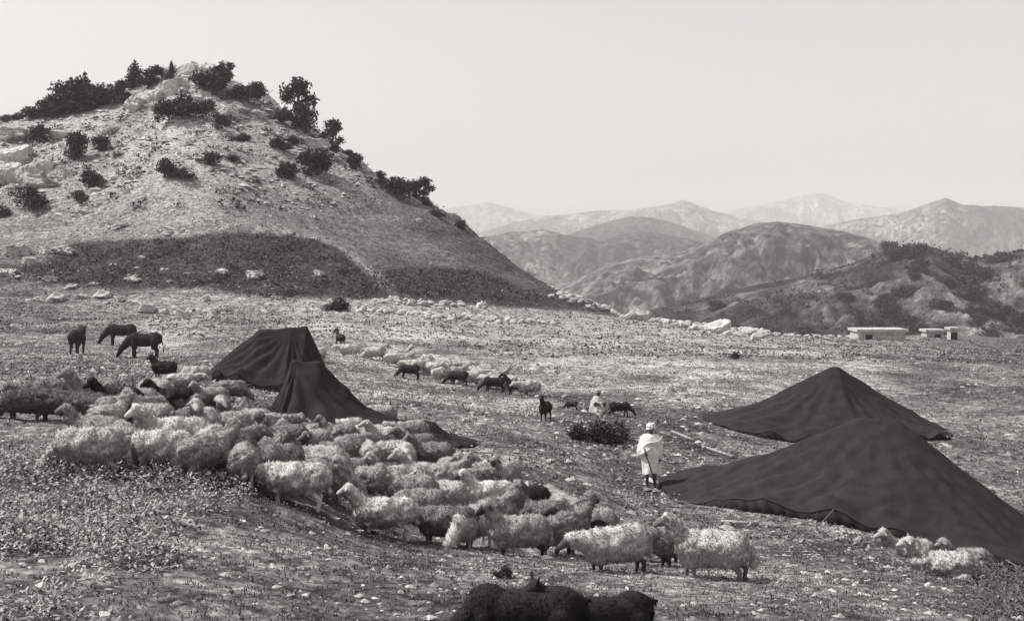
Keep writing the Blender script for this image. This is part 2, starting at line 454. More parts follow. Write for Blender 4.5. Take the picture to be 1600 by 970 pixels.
# ------------------------------------------------------------------ continuous bodies from capsules and ellipsoids
def _capsule(p0, r0, p1, r1, seg=12):
    p0, p1 = np.array(p0, float), np.array(p1, float)
    ax = p1 - p0; L = np.linalg.norm(ax)
    ax = ax / L if L > 1e-6 else np.array([0, 0, 1.0])
    u = np.cross(ax, [0.3, 0.9, 0.1]); u /= np.linalg.norm(u); w = np.cross(ax, u)
    prof = []
    for a in np.linspace(-90, 0, 5): prof.append((p0 + ax * r0 * math.sin(math.radians(a)), r0 * math.cos(math.radians(a))))
    for a in np.linspace(0, 90, 5): prof.append((p1 + ax * r1 * math.sin(math.radians(a)), r1 * math.cos(math.radians(a))))
    V = []; Fc = []
    th = np.linspace(0, 2 * math.pi, seg, endpoint=False)
    for c, r in prof:
        r = max(r, 1e-4)
        for t in th: V.append(c + u * r * math.cos(t) + w * r * math.sin(t))
    n = len(prof)
    for i in range(n - 1):
        for k in range(seg):
            Fc.append((i * seg + k, i * seg + (k + 1) % seg, (i + 1) * seg + (k + 1) % seg, (i + 1) * seg + k))
    Fc.append(tuple(range(seg - 1, -1, -1))); Fc.append(tuple((n - 1) * seg + k for k in range(seg)))
    return V, Fc

def _ellipsoid(c, r, rot=(0, 0, 0)):
    V, Fc = _capsule((0, 0, -1e-3), 1, (0, 0, 1e-3), 1, 16)
    R = np.array(Euler(rot).to_matrix())
    return [np.array(c) + R @ (v * np.array(r)) for v in V], Fc

def prim_dist(p, V):
    if p[0] == 'c':
        a, r0, b, r1 = np.array(p[1], float), p[2], np.array(p[3], float), p[4]
        ab = b - a; t = np.clip(((V - a) @ ab) / max(ab @ ab, 1e-9), 0, 1)
        return np.linalg.norm(V - a - t[:, None] * ab, axis=1) - (r0 + (r1 - r0) * t)
    c, r = np.array(p[1], float), np.array(p[2], float)
    R = np.array(Euler(p[3] if len(p) > 3 and p[3] else (0, 0, 0)).to_matrix())
    k = ((V - c) @ R) / r
    return (np.linalg.norm(k, axis=1) - 1) * r.min()

def body_mesh(name, prims, bare, voxel, mat, smooth=3, disp=None):
    """prims: list of capsules/ellipsoids fused to ONE skin; bare: indices of prims without wool"""
    V, Fs = [], []
    for p in prims:
        v, f = _capsule(p[1], p[2], p[3], p[4]) if p[0] == 'c' else _ellipsoid(p[1], p[2], p[3] if len(p) > 3 and p[3] else (0, 0, 0))
        o = len(V); V += v; Fs += [tuple(k + o for k in q) for q in f]
    me = bpy.data.meshes.new('tmp'); me.from_pydata([tuple(v) for v in V], [], Fs)
    ob = bpy.data.objects.new('tmp', me); COL.objects.link(ob)
    r = ob.modifiers.new('r', 'REMESH'); r.mode = 'VOXEL'; r.voxel_size = voxel
    sm = ob.modifiers.new('s', 'SMOOTH'); sm.factor = 0.5; sm.iterations = smooth
    dg = bpy.context.evaluated_depsgraph_get()
    out = bpy.data.meshes.new_from_object(ob.evaluated_get(dg))
    bpy.data.objects.remove(ob); bpy.data.meshes.remove(me)
    out.name = name
    n = len(out.vertices); co = np.zeros(n * 3, np.float32); out.vertices.foreach_get('co', co); co = co.reshape(-1, 3).astype(float)
    D = np.stack([prim_dist(p, co) for p in prims], 1)
    isb = np.zeros(len(prims), bool); isb[list(bare)] = True
    near_b = D[:, isb].min(1) if isb.any() else np.full(n, 9.0)
    near_w = D[:, ~isb].min(1) if (~isb).any() else np.full(n, 9.0)
    mask = np.clip((near_w - near_b) / 0.03 + 0.5, 0, 1)
    if disp is not None:
        nr = np.zeros(n * 3, np.float32); out.vertices.foreach_get('normal', nr); nr = nr.reshape(-1, 3)
        co = co + nr * (disp(co) * (1 - mask))[:, None]
        out.vertices.foreach_set('co', co.astype(np.float32).ravel())
    attr(out, 'bare', mask)
    out.materials.clear(); out.materials.append(mat)
    out.polygons.foreach_set('use_smooth', np.ones(len(out.polygons), bool))
    out.update()
    return out, co, mask

def fleece_mesh(name, body, co, mask, n, length, mat, seed, droop=1.1, width=0.016):
    r = np.random.default_rng(seed)
    body.calc_loop_triangles()
    tri = np.zeros(len(body.loop_triangles) * 3, np.int32); body.loop_triangles.foreach_get('vertices', tri); tri = tri.reshape(-1, 3)
    tri = tri[mask[tri].max(1) < 0.4]
    a, b, c = co[tri[:, 0]], co[tri[:, 1]], co[tri[:, 2]]
    nn = np.cross(b - a, c - a); ar = np.linalg.norm(nn, axis=1); nn = nn / np.maximum(ar, 1e-9)[:, None]
    k = r.choice(len(tri), n, p=ar / ar.sum())
    u = r.random((n, 2)); f = u.sum(1) > 1; u[f] = 1 - u[f]
    p = a[k] + (b[k] - a[k]) * u[:, :1] + (c[k] - a[k]) * u[:, 1:]
    nr = nn[k]
    d = nr * 0.55 + np.array([-0.15, 0, -droop]) * (1 - 0.5 * np.clip(nr[:, 2:], 0, 1)) + r.normal(0, 0.28, (n, 3))
    d /= np.linalg.norm(d, axis=1)[:, None]
    s = np.cross(d, nr + r.normal(0, .2, (n, 3))); s /= np.maximum(np.linalg.norm(s, axis=1), 1e-6)[:, None]
    L = length * (0.6 + 0.8 * r.random(n))[:, None]; W = width * (0.7 + 0.7 * r.random(n))[:, None]
    o = p - nr * 0.012
    up = nr * W * 1.2
    V = np.stack([o - s * W, o + s * W, o + up, o + d * L], 1).reshape(-1, 3)
    i = np.arange(n)[:, None] * 4
    Fc = np.concatenate([i + [0, 1, 3], i + [1, 2, 3], i + [2, 0, 3]])
    V[:, 2] = np.maximum(V[:, 2], 0.03)
    me = mesh(name, V, Fc, mat, True)
    attr(me, 'tone', np.repeat(r.random(n), 4)); attr(me, 'bare', np.zeros(4 * n))
    return me

def coat(name, fl):
    m = NT(name, 0.95, 0.05)
    oi = m.n.new('ShaderNodeObjectInfo')
    sep = m.n.new('ShaderNodeSeparateColor'); m.l.new(oi.outputs['Color'], sep.inputs[0])
    val = sep.outputs[0]
    co = m.coord('Object')
    nz = m.noise(co, 5.0, 5, 0.65); nf = m.noise(co, 38.0, 3, 0.6)
    v = m.math('MULTIPLY', val, m.ramp(nz, [(0.3, 0.72), (0.5, 1.0), (0.75, 1.10)]))
    if fl:
        v = m.math('MULTIPLY', v, m.math('MULTIPLY_ADD', m.attr('tone'), 0.55, 0.70))
    else:
        v = m.math('MULTIPLY', v, m.ramp(nf, [(0.3, 0.70), (0.7, 1.15)]))
        d = m.math('MULTIPLY', m.attr('bare'), oi.outputs['Alpha'])
        v = m.math('ADD', m.math('MULTIPLY', v, m.math('SUBTRACT', 1.0, d)), m.math('MULTIPLY', d, 0.03))
    m.base(v)
    if not fl: m.bump(nf, 0.6, 0.03)
    return m.m
COAT, FLEECE = coat('coat_mat', False), coat('fleece_mat', True)
HORN = NT('horn_mat', 0.6, 0.3); HORN.base(HORN.ramp(HORN.noise(HORN.coord(), 30, 3), [(0.3, .07), (0.7, .16)])); HORN = HORN.m

def tube(pts, radii, seg=8):
    pts = [np.array(p, float) for p in pts]; V = []; Fc = []
    for i, p in enumerate(pts):
        t = pts[min(i + 1, len(pts) - 1)] - pts[max(i - 1, 0)]; t = t / max(np.linalg.norm(t), 1e-9)
        ref = np.array([0, 0, 1.0]) if abs(t[2]) < 0.9 else np.array([1.0, 0, 0])
        u = np.cross(t, ref); u /= np.linalg.norm(u); w = np.cross(t, u)
        for k in range(seg):
            a = 2 * math.pi * k / seg; V.append(p + (u * math.cos(a) + w * math.sin(a)) * radii[i])
    for i in range(len(pts) - 1):
        for k in range(seg): Fc.append((i * seg + k, i * seg + (k + 1) % seg, (i + 1) * seg + (k + 1) % seg, (i + 1) * seg + k))
    Fc.append(tuple(range(seg - 1, -1, -1))); Fc.append(tuple((len(pts) - 1) * seg + k for k in range(seg)))
    return V, Fc

def join_tubes(name, tubes, mat):
    V, Fc = [], []
    for v, f in tubes:
        o = len(V); V += list(v); Fc += [tuple(k + o for k in q) for q in f]
    me = bpy.data.meshes.new(name); me.from_pydata([tuple(v) for v in V], [], Fc)
    me.polygons.foreach_set('use_smooth', np.ones(len(me.polygons), bool)); me.materials.append(mat)
    return me

NECK = {  # neck root, neck end, muzzle end (in the x-z plane, before the sideways turn)
    'up': ((.40, .60), (.60, .93), (.78, .84)), 'graze': ((.42, .50), (.66, .24), (.76, .07)), 'low': ((.42, .58), (.70, .66), (.89, .55)),
    'turn': ((.40, .60), (.57, .92), (.73, .84)), 'alert': ((.40, .58), (.58, .80), (.76, .69)), 'lie': ((.38, .32), (.55, .62), (.72, .54))}
def quad_prims(kind, pose, seed, turn=0.0):
    r = random.Random(seed); j = lambda a: r.uniform(-a, a)
    P = []; bare = []
    lie = pose == 'lie'
    dz = -0.28 if lie else 0.0
    if kind == 'sheep':
        P += [('e', (0, 0, .50 + dz), (.46, .235, .24)), ('e', (.27, 0, .51 + dz), (.25, .205, .25)), ('e', (-.27, j(.02), .52 + dz), (.27, .235, .25)), ('e', (-.02, 0, .59 + dz), (.40, .17, .18))]
        nr, hr, tail, lr = (.155, .105), (.082, .047), ((-.50, 0, .58 + dz), .07, (-.56, 0, .30 + max(dz, -.15)), .045), 1.0
    elif kind == 'goat':
        P += [('e', (0, 0, .50), (.44, .165, .175)), ('e', (.28, 0, .51), (.20, .15, .20)), ('e', (-.28, 0, .53), (.21, .155, .18)), ('e', (0, 0, .40), (.34, .14, .12))]
        nr, hr, tail, lr = (.115, .068), (.066, .036), ((-.45, 0, .62), .028, (-.53, 0, .60), .016), 0.95
    if pose == 'lie': dzn = 0
    n0, n1, h1 = NECK[pose]
    def turned(p, k):
        a = turn * k; dx = p[0] - n0[0]
        return (n0[0] + dx * math.cos(a), dx * math.sin(a), p[1])
    a0, a1 = (n0[0] - .06, 0, n0[1]), turned(n1, 0.6)
    hd = (math.cos(turn), math.sin(turn)); L = h1[0] - n1[0]
    hh = (a1[0] + hd[0] * L, a1[1] + hd[1] * L, h1[1])
    P.append(('c', a0, nr[0], a1, nr[1]))
    mid = tuple(a1[i] + (hh[i] - a1[i]) * 0.55 for i in range(3))
    bare.append(len(P)); P.append(('c', a1, hr[0], mid, hr[0] * 0.86))
    bare.append(len(P)); P.append(('c', mid, hr[0] * .8, hh, hr[1]))
    side = (-hd[1], hd[0])
    for s in (-1, 1):      # drooping ears
        bare.append(len(P))
        b = (a1[0] + side[0] * s * .06, a1[1] + side[1] * s * .06, a1[2] + .035)
        e = (a1[0] + side[0] * s * .16 - hd[0] * .02, a1[1] + side[1] * s * .16 - hd[1] * .02, a1[2] - .015) if pose != 'alert' else (a1[0] + side[0] * s * .13, a1[1] + side[1] * s * .13, a1[2] + .14)
        P.append(('c', b, .026, e, .022 if pose != 'alert' else .010))
    P.append(('c',) + tail)
    for s in (-1, 1):
        if lie:
            bare.append(len(P)); P.append(('c', (.30, s * .14, .12), .05, (.52, s * .15, .05), .035))
            bare.append(len(P)); P.append(('c', (-.30, s * .2, .12), .07, (-.08, s * .24, .05), .04))
            continue
        w = .115 if kind == 'sheep' else .09
        fx, bx = .29 + j(.06), -.36 + j(.06)
        P.append(('c', (.29, s * w, .46), .085 * lr, (.5 * (fx + .29), s * w, .30), .058 * lr))
        bare.append(len(P)); P.append(('c', (.5 * (fx + .29), s * w, .31), .046, (fx, s * w, .17), .034))
        bare.append(len(P)); P.append(('c', (fx, s * w, .17), .034, (fx + .01, s * w, .03), .036))
        P.append(('c', (-.31, s * w, .48), .115 * lr, (-.26 + (bx + .36), s * w, .33), .075 * lr))
        bare.append(len(P)); P.append(('c', (-.26 + (bx + .36), s * w, .33), .055, (bx - .06, s * w, .21), .038))
        bare.append(len(P)); P.append(('c', (bx - .06, s * w, .21), .036, (bx - .03, s * w, .03), .036))
    if kind == 'goat':     # beard
        bare.append(len(P)); P.append(('c', (mid[0], mid[1], mid[2] - .05), .02, (mid[0] - .01, mid[1], mid[2] - .14), .012))
    return P, bare, a1, hd

LIB = {}
def animal_kind(kind, pose, seed, turn):
    key = (kind, pose, seed, turn)
    if key in LIB: return LIB[key]
    P, bare, a1, hd = quad_prims(kind, pose, seed, turn)
    sd = seed * 13.1
    def disp(co):
        return 0.05 * fbm(co[:, 0] * 5 + sd, co[:, 1] * 5 + co[:, 2] * 7 + sd, 3) + 0.02 * fbm(co[:, 0] * 16, co[:, 2] * 16 + co[:, 1] * 9, 2)
    b, co, mk = body_mesh(kind + '_body', P, bare, 0.022, COAT, 3, disp if kind == 'sheep' else None)
    f = fleece_mesh('fleece', b, co, mk, 9000 if kind == 'sheep' else 3800, (.058 if kind == 'sheep' else .045), FLEECE, seed, width=.0075 if kind == 'sheep' else .006)
    horns = None
    if kind == 'goat':
        horns = []
        side = (-hd[1], hd[0])
        for s in (-1, 1):
            pts, rad = [], []
            for k in range(9):
                t = k / 8
                back = -.02 - .17 * t ** 1.3; up = .06 + .11 * math.sin(t * 2.2); out = .03 + .07 * t
                pts.append((a1[0] + hd[0] * back + side[0] * s * out, a1[1] + hd[1] * back + side[1] * s * out, a1[2] + up * .8)); rad.append(.022 * (1 - .8 * t) + .003)
            v, fc = tube(pts, rad, 7)
            horns.append(join_tubes('horn', [(v, fc)], HORN))
    LIB[key] = (b, f, horns)
    return LIB[key]

def animal(kind, px, py, heading, pose, val, face, label, group, cat=None, scale=0.88, seed=1, turn=0.0, d=None, small=False):
    p = at(px, py) if d is None else drop((px - 800) / F * d, d)
    b, f, horns = animal_kind(kind, pose, seed, turn)
    e = empty(kind, (p.x, p.y, p.z - (0.07 if kind == 'sheep' else 0.03)), math.radians(heading), scale)
    tag(e, label, cat or kind, group)
    o = link('body', b, e); o.color = (val, val, val, face)
    if not small:
        o = link('fleece' if kind == 'sheep' else 'hair', f, e); o.color = (val, val, val, face)
        if horns and pose != 'alert':
            for h in horns: link('horn', h, e)
    return e

# ------------------------------------------------------------------ black goat-hair tents
m = NT('tent_cloth_mat', 0.95, 0.1)
co = m.coord('Object')
st = m.n.new('ShaderNodeTexWave'); st.wave_type = 'BANDS'; st.bands_direction = 'Y'
st.inputs['Scale'].default_value = 0.8; st.inputs['Distortion'].default_value = 2.0; st.inputs['Detail'].default_value = 3
m.l.new(co, st.inputs['Vector'])
v = m.math('MULTIPLY_ADD', m.noise(co, 3.0, 8, 0.7), 0.045, 0.004)
v = m.math('ADD', v, m.math('MULTIPLY', st.outputs['Fac'], 0.003))
m.base(v).bump(m.math('ADD', m.noise(co, 55, 3), m.math('MULTIPLY', st.outputs['Fac'], 0.25)), 0.35, 0.02)
CLOTH = m.m
m = NT('wood_mat', 0.85, 0.15); co = m.coord('Object')
m.base(m.ramp(m.noise(co, 9, 6, .6, (1, 1, .15)), [(0.3, .16), (0.7, .42)])); WOOD = m.m
m = NT('rope_mat', 0.9, 0.1); m.base(m.ramp(m.noise(m.coord(), 60, 3), [(0.3, .10), (0.7, .24)])); ROPE = m.m

def tent(label, apex, left, right, front, back, eave, pw=1.3, qw=1.15, ridge=0.10, seed=0, skew=0.0, rag=1.0):
    """apex (px, py, d); left/right half-lengths and front/back half-depths in metres"""
    px, py, d = apex
    cx, az = (px - 800) / F * d, (HZ - py) / F * d
    cy = d
    nu, nv = 121, 73
    U, Vv = np.meshgrid(np.linspace(-1, 1, nu), np.linspace(-1, 1, nv))
    bow = 1 - 0.16 * (1 - np.abs(Vv) ** 2) * np.abs(U) ** 3        # edges bow in between the pegs
    bow2 = 1 - 0.14 * (1 - U ** 2) * np.abs(Vv) ** 3
    X = cx + np.where(U < 0, left, right) * U * (1 - 0.16 * (Vv ** 2) * np.abs(U) ** 2)
    Y = cy + np.where(Vv < 0, front, back) * Vv * (1 - 0.22 * U ** 2) + skew * U
    G = height(X, Y)
    ru = np.clip((1 - np.abs(U)) / (1 - ridge), 0, 1); rv = 1 - np.abs(Vv)
    wgt = ru ** pw * rv ** qw
    wgt = wgt * (1 - 0.05 * np.sin(np.pi * rv) * np.abs(np.sin(U * 9)) )
    edge = np.maximum(np.abs(U), np.abs(Vv))
    ev = eave * (1 - wgt) * (0.65 + 0.35 * np.cos(U * 16 + 2 * np.sin(U * 5 + seed)) * (np.abs(Vv) > 0.8))
    ev = ev * (1 - 0.75 * (np.abs(U) ** 6))
    Z = G * (1 - wgt) + az * wgt + ev + rag * (0.16 * fbm(X * .8 + seed, Y * .8, 3) + 0.05 * np.abs(fbm(X * 2.3, Y * 1.2 + seed, 3)) + 0.035 * np.sin(np.arctan2(Vv, U + 1e-6) * 23 + 3 * fbm(X, Y, 2)) * edge * (1 - edge) * 4) * (1 - wgt ** 3 / rag)
    e = empty('tent', drop(cx, cy)); tag(e, label, 'tent', 'black goat-hair tents')
    O = np.array(e.location)
    top = np.stack([X, Y, Z], -1).reshape(-1, 3) - O
    jj, ii = np.meshgrid(np.arange(nv - 1), np.arange(nu - 1), indexing='ij'); q = (jj * nu + ii).ravel()
    me = mesh('roof', top, np.stack([q, q + 1, q + nu + 1, q + nu], -1), CLOTH, True)
    o = link('roof', me, e); sm = o.modifiers.new('thick', 'SOLIDIFY'); sm.thickness = 0.012
    # hanging side cloths, one for each side
    idx = {'front': [(0, k) for k in range(nu)], 'back': [(nv - 1, k) for k in range(nu)], 'left': [(k, 0) for k in range(nv)], 'right': [(k, nu - 1) for k in range(nv)]}
    for sname, lst in idx.items():
        T = np.array([(X[a, b], Y[a, b], Z[a, b] - 0.01) for a, b in lst])
        cxy = np.array([cx, cy]); inn = (cxy - T[:, :2]); inn /= np.linalg.norm(inn, axis=1)[:, None]
        T[:, :2] += inn * 0.02
        B = T.copy(); B[:, :2] += inn * 0.05 * (1 + np.sin(np.arange(len(T)) * 1.7))[:, None]; B[:, 2] = height(B[:, 0], B[:, 1]) - 0.08
        n = len(T); q = np.arange(n - 1)
        sm_ = mesh('side_cloth', np.concatenate([T, B]) - O, np.stack([q, q + 1, q + 1 + n, q + n], -1), CLOTH, True)
        so = link('side_cloth', sm_, e); mo = so.modifiers.new('thick', 'SOLIDIFY'); mo.thickness = 0.01
    # ridge bar and its poles
    hl = 0.5 * ridge * (left + right) * (0.25 if skew else 0.7)
    v, f = tube([(cx - hl + .02, cy, az - .16), (cx + hl - .02, cy, az - .16)], [.03, .03]); link('ridge_bar', join_tubes('ridge_bar', [([np.array(p) - O for p in v], f)], WOOD), e)
    for s in (-1, 1):
        bx = cx + s * hl
        v, f = tube([(bx, cy, az - .19), (bx, cy, float(height(bx, cy)) - .1)], [.04, .05]); link('pole', join_tubes('pole', [([np.array(p) - O for p in v], f)], WOOD), e)
    # guy ropes and pegs
    r = random.Random(seed)
    for (a, b, ou) in [(0, 0, 1.2), (0, nu - 1, 1.2), (nv - 1, 0, 1.2), (nv - 1, nu - 1, 1.2), (0, nu // 3, .9), (0, 2 * nu // 3, .9), (nv // 2, 0, 1.3), (nv // 2, nu - 1, 1.3), (nv - 1, nu // 2, 1.0)]:
        s0 = np.array((X[a, b], Y[a, b], Z[a, b])); di = s0[:2] - np.array([cx, cy]); di /= np.linalg.norm(di)
        e0 = s0[:2] + di * ou; gz_ = float(height(e0[0], e0[1]))
        v, f = tube([s0, ((s0[0] + e0[0]) / 2, (s0[1] + e0[1]) / 2, (s0[2] + gz_ + .1) / 2 - .03), (e0[0], e0[1], gz_ + .1)], [.012] * 3, 5)
        gr = link('guy_rope', join_tubes('guy_rope', [([np.array(p) - O for p in v], f)], ROPE), e)
        v, f = tube([(e0[0] - di[0] * .03, e0[1] - di[1] * .03, gz_ - .06), (e0[0] + di[0] * .05, e0[1] + di[1] * .05, gz_ + .22)], [.022, .028], 6)
        link('peg', join_tubes('peg', [([np.array(p) - O for p in v], f)], WOOD), gr)
    return e

tent('nearest and largest black tent, spread low at right beside the man in white', (1372, 654, 29.0), 4.9, 4.6, 3.0, 3.2, .30, 1.45, 1.15, .09, 1, -2.6)
tent('black tent with a pointed top standing behind the largest tent', (1305, 573, 44.5), 4.8, 4.0, 3.0, 3.0, .25, 1.15, 1.15, .03, 2, 0.0)
tent('black tent rising behind the crowded middle of the flock', (466, 564, 32.0), 1.5, 4.7, 1.9, 1.9, .22, 2.9, 1.2, .12, 3, 0.6, 2.0)
tent('farthest left black tent, seen behind the tent in the flock', (455, 512, 43.0), 3.1, 1.5, 1.6, 1.6, .3, 1.15, 1.1, .36, 4, 0.3, 1.7)

# ------------------------------------------------------------------ the flock
G1, G2, G3 = 'sheep of the near flock', 'far line of sheep crossing the pasture', 'black goats'
NEAR = [
 (140, 742, 186, 'graze', .55, .3, 1, 0, 'big pale sheep with lowered head at the flock\'s left front corner'),
 (196, 728, 100, 'low', .42, .3, 2, 0, 'greyish sheep turned away, just right of the big sheep at left front'),
 (152, 704, 182, 'up', .36, .3, 3, 0, 'grey sheep standing directly behind the big sheep at left front'),
 (168, 684, 88, 'up', .55, .1, 4, 0, 'pale sheep seen from behind with raised head, above the grey sheep at left'),
 (228, 700, 90, 'graze', .50, .2, 1, 0, 'small pale rump between the left grey sheep and the bright white pair'),
 (272, 712, 184, 'up', .74, .1, 2, 0, 'bright white sheep with head held high, left of the middle flock'),
 (250, 742, 196, 'graze', .68, .1, 3, 0, 'bright white sheep grazing in front of the high-headed white one'),
 (318, 694, 268, 'up', .66, .1, 4, 0, 'white sheep facing the camera behind a white rump'),
 (330, 724, 92, 'graze', .66, .2, 1, 0, 'white sheep showing its rump, right of the bright white pair'),
 (366, 732, 78, 'low', .34, .4, 2, 0, 'grey sheep facing away in the middle of the left flock'),
 (380, 756, 100, 'graze', .45, .3, 3, 0, 'sheep with pale grey rump at the front edge, below the grey one'),
 (420, 730, 180, 'up', .38, .1, 4, .4, 'grey sheep with a pale raised head in front of the flock tent'),
 (302, 660, 188, 'low', .09, .9, 1, 0, 'dark brown sheep among pale ones left of the flock tent'),
 (345, 656, 262, 'low', .55, .3, 2, 0, 'pale sheep facing forward beside the dark brown sheep'),
 (378, 664, 94, 'graze', .58, .3, 3, 0, 'pale round rump at the left foot of the flock tent'),
 (212, 648, 196, 'up', .45, .3, 4, 0, 'pale sheep in the second row behind the left front group'),
 (242, 632, 180, 'graze', .55, .2, 1, 0, 'pale sheep grazing just below the black cattle'),
 (270, 652, 172, 'up', .05, 1, 2, 0, 'black sheep with raised head beside the pale back row'),
 (186, 655, 186, 'up', .05, 1, 3, .5, 'black sheep stretching its neck up at the back left'),
 (284, 616, 20, 'low', .68, .2, 4, 0, 'white sheep at the back edge, right of the black cattle'),
 (256, 590, 150, 'up', .05, 1, 1, 0, 'black sheep lifting its head right behind the cattle'),
 (305, 602, 200, 'graze', .66, .2, 2, 0, 'white sheep grazing at the back edge left of the tents'),
 (38, 656, 182, 'graze', .15, .5, 3, 0, 'dark grey sheep at the far left edge of the flock'),
 (92, 660, 4, 'low', .13, .5, 4, 0, 'dark grey sheep second from the left edge'),
 (135, 664, 184, 'low', .15, .5, 1, 0, 'dark grey sheep third from the left edge'),
 (66, 644, 176, 'low', .26, .5, 2, 0, 'grey sheep with pale back in the rear of the left edge group'),
 (462, 790, 181, 'low', .70, .1, 2, 0, 'white sheep with its head stretched level, alone at the front centre left'),
 (452, 748, 262, 'up', .22, .5, 3, 0, 'dark grey sheep facing forward behind the level-headed white sheep'),
 (498, 758, 184, 'up', .58, .3, 4, 0, 'pale sheep showing its back behind the level-headed white sheep'),
 (520, 738, 182, 'up', .32, .3, 1, 0, 'grey sheep with pale back below the right slope of the flock tent'),
 (578, 738, 96, 'low', .58, .2, 2, 0, 'white rump right of the grey sheep below the flock tent'),
 (606, 704, 186, 'up', .70, .1, 3, 0, 'white sheep with raised head against the tent\'s long right slope'),
 (574, 702, 205, 'low', .66, .1, 4, 0, 'white sheep close beside the raised white head at the tent slope'),
 (541, 692, 190, 'low', .70, .1, 1, 0, 'white sheep emerging from the dark tent side'),
 (634, 742, 255, 'low', .62, .2, 2, 0, 'sheep showing a white chest near the tent\'s right corner'),
 (676, 736, 178, 'up', .30, .3, 3, 0, 'grey sheep right of the white chest near the tent corner'),
 (566, 782, 186, 'up', .50, .2, 4, 0, 'mottled pale sheep in the middle rank above the front white sheep'),
 (626, 782, 182, 'up', .52, .3, 1, 0, 'pale sheep beside the mottled one in the middle rank'),
 (600, 838, 180, 'up', .72, .05, 4, 0, 'large white sheep with lifted head leading the flock\'s front row'),
 (694, 798, 180, 'up', .64, .1, 2, .25, 'white sheep with lifted head in the centre of the flock'),
 (766, 802, 172, 'up', .80, .9, 3, -.3, 'brightest white sheep with a dark face in the centre right'),
 (752, 766, 184, 'up', .50, .3, 1, 0, 'pale sheep raising its head behind the brightest white one'),
 (790, 768, 262, 'up', .45, 1, 2, .3, 'sheep with black face looking forward behind the brightest white one'),
 (826, 806, 198, 'low', .05, 1, 4, 0, 'black sheep right of the brightest white sheep'),
 (862, 806, 92, 'graze', .42, .3, 3, 0, 'pale grey sheep seen from behind right of the black sheep'),
 (697, 850, 184, 'low', .24, .5, 4, 0, 'dark grey sheep behind the tail of the large white front sheep'),
 (738, 854, 232, 'graze', .66, .2, 1, 0, 'white sheep with neck bent down to graze in the front row'),
 (812, 868, 182, 'up', .45, 1, 2, 0, 'woolly sheep with a black face in the front row centre'),
 (922, 850, 180, 'up', .48, .3, 3, 0, 'sheep with white upright neck and grey back right of centre'),
 (962, 892, 184, 'low', .66, .9, 1, 0, 'white sheep with a low dark face at the front right'),
 (1112, 902, 182, 'up', .62, .7, 4, .3, 'rightmost sheep of the front row, shaggy white with dark face'),
 (1421, 872, 181, 'lie', .55, .2, 1, 0, 'sheep lying with raised head in grass below the largest tent'),
 (1478, 897, 150, 'lie', .62, .2, 2, 0, 'white sheep lying in the grass at the lower right'),
 (1512, 886, 172, 'lie', .40, .3, 3, 0, 'grey sheep lying beside the white one at the lower right'),
]
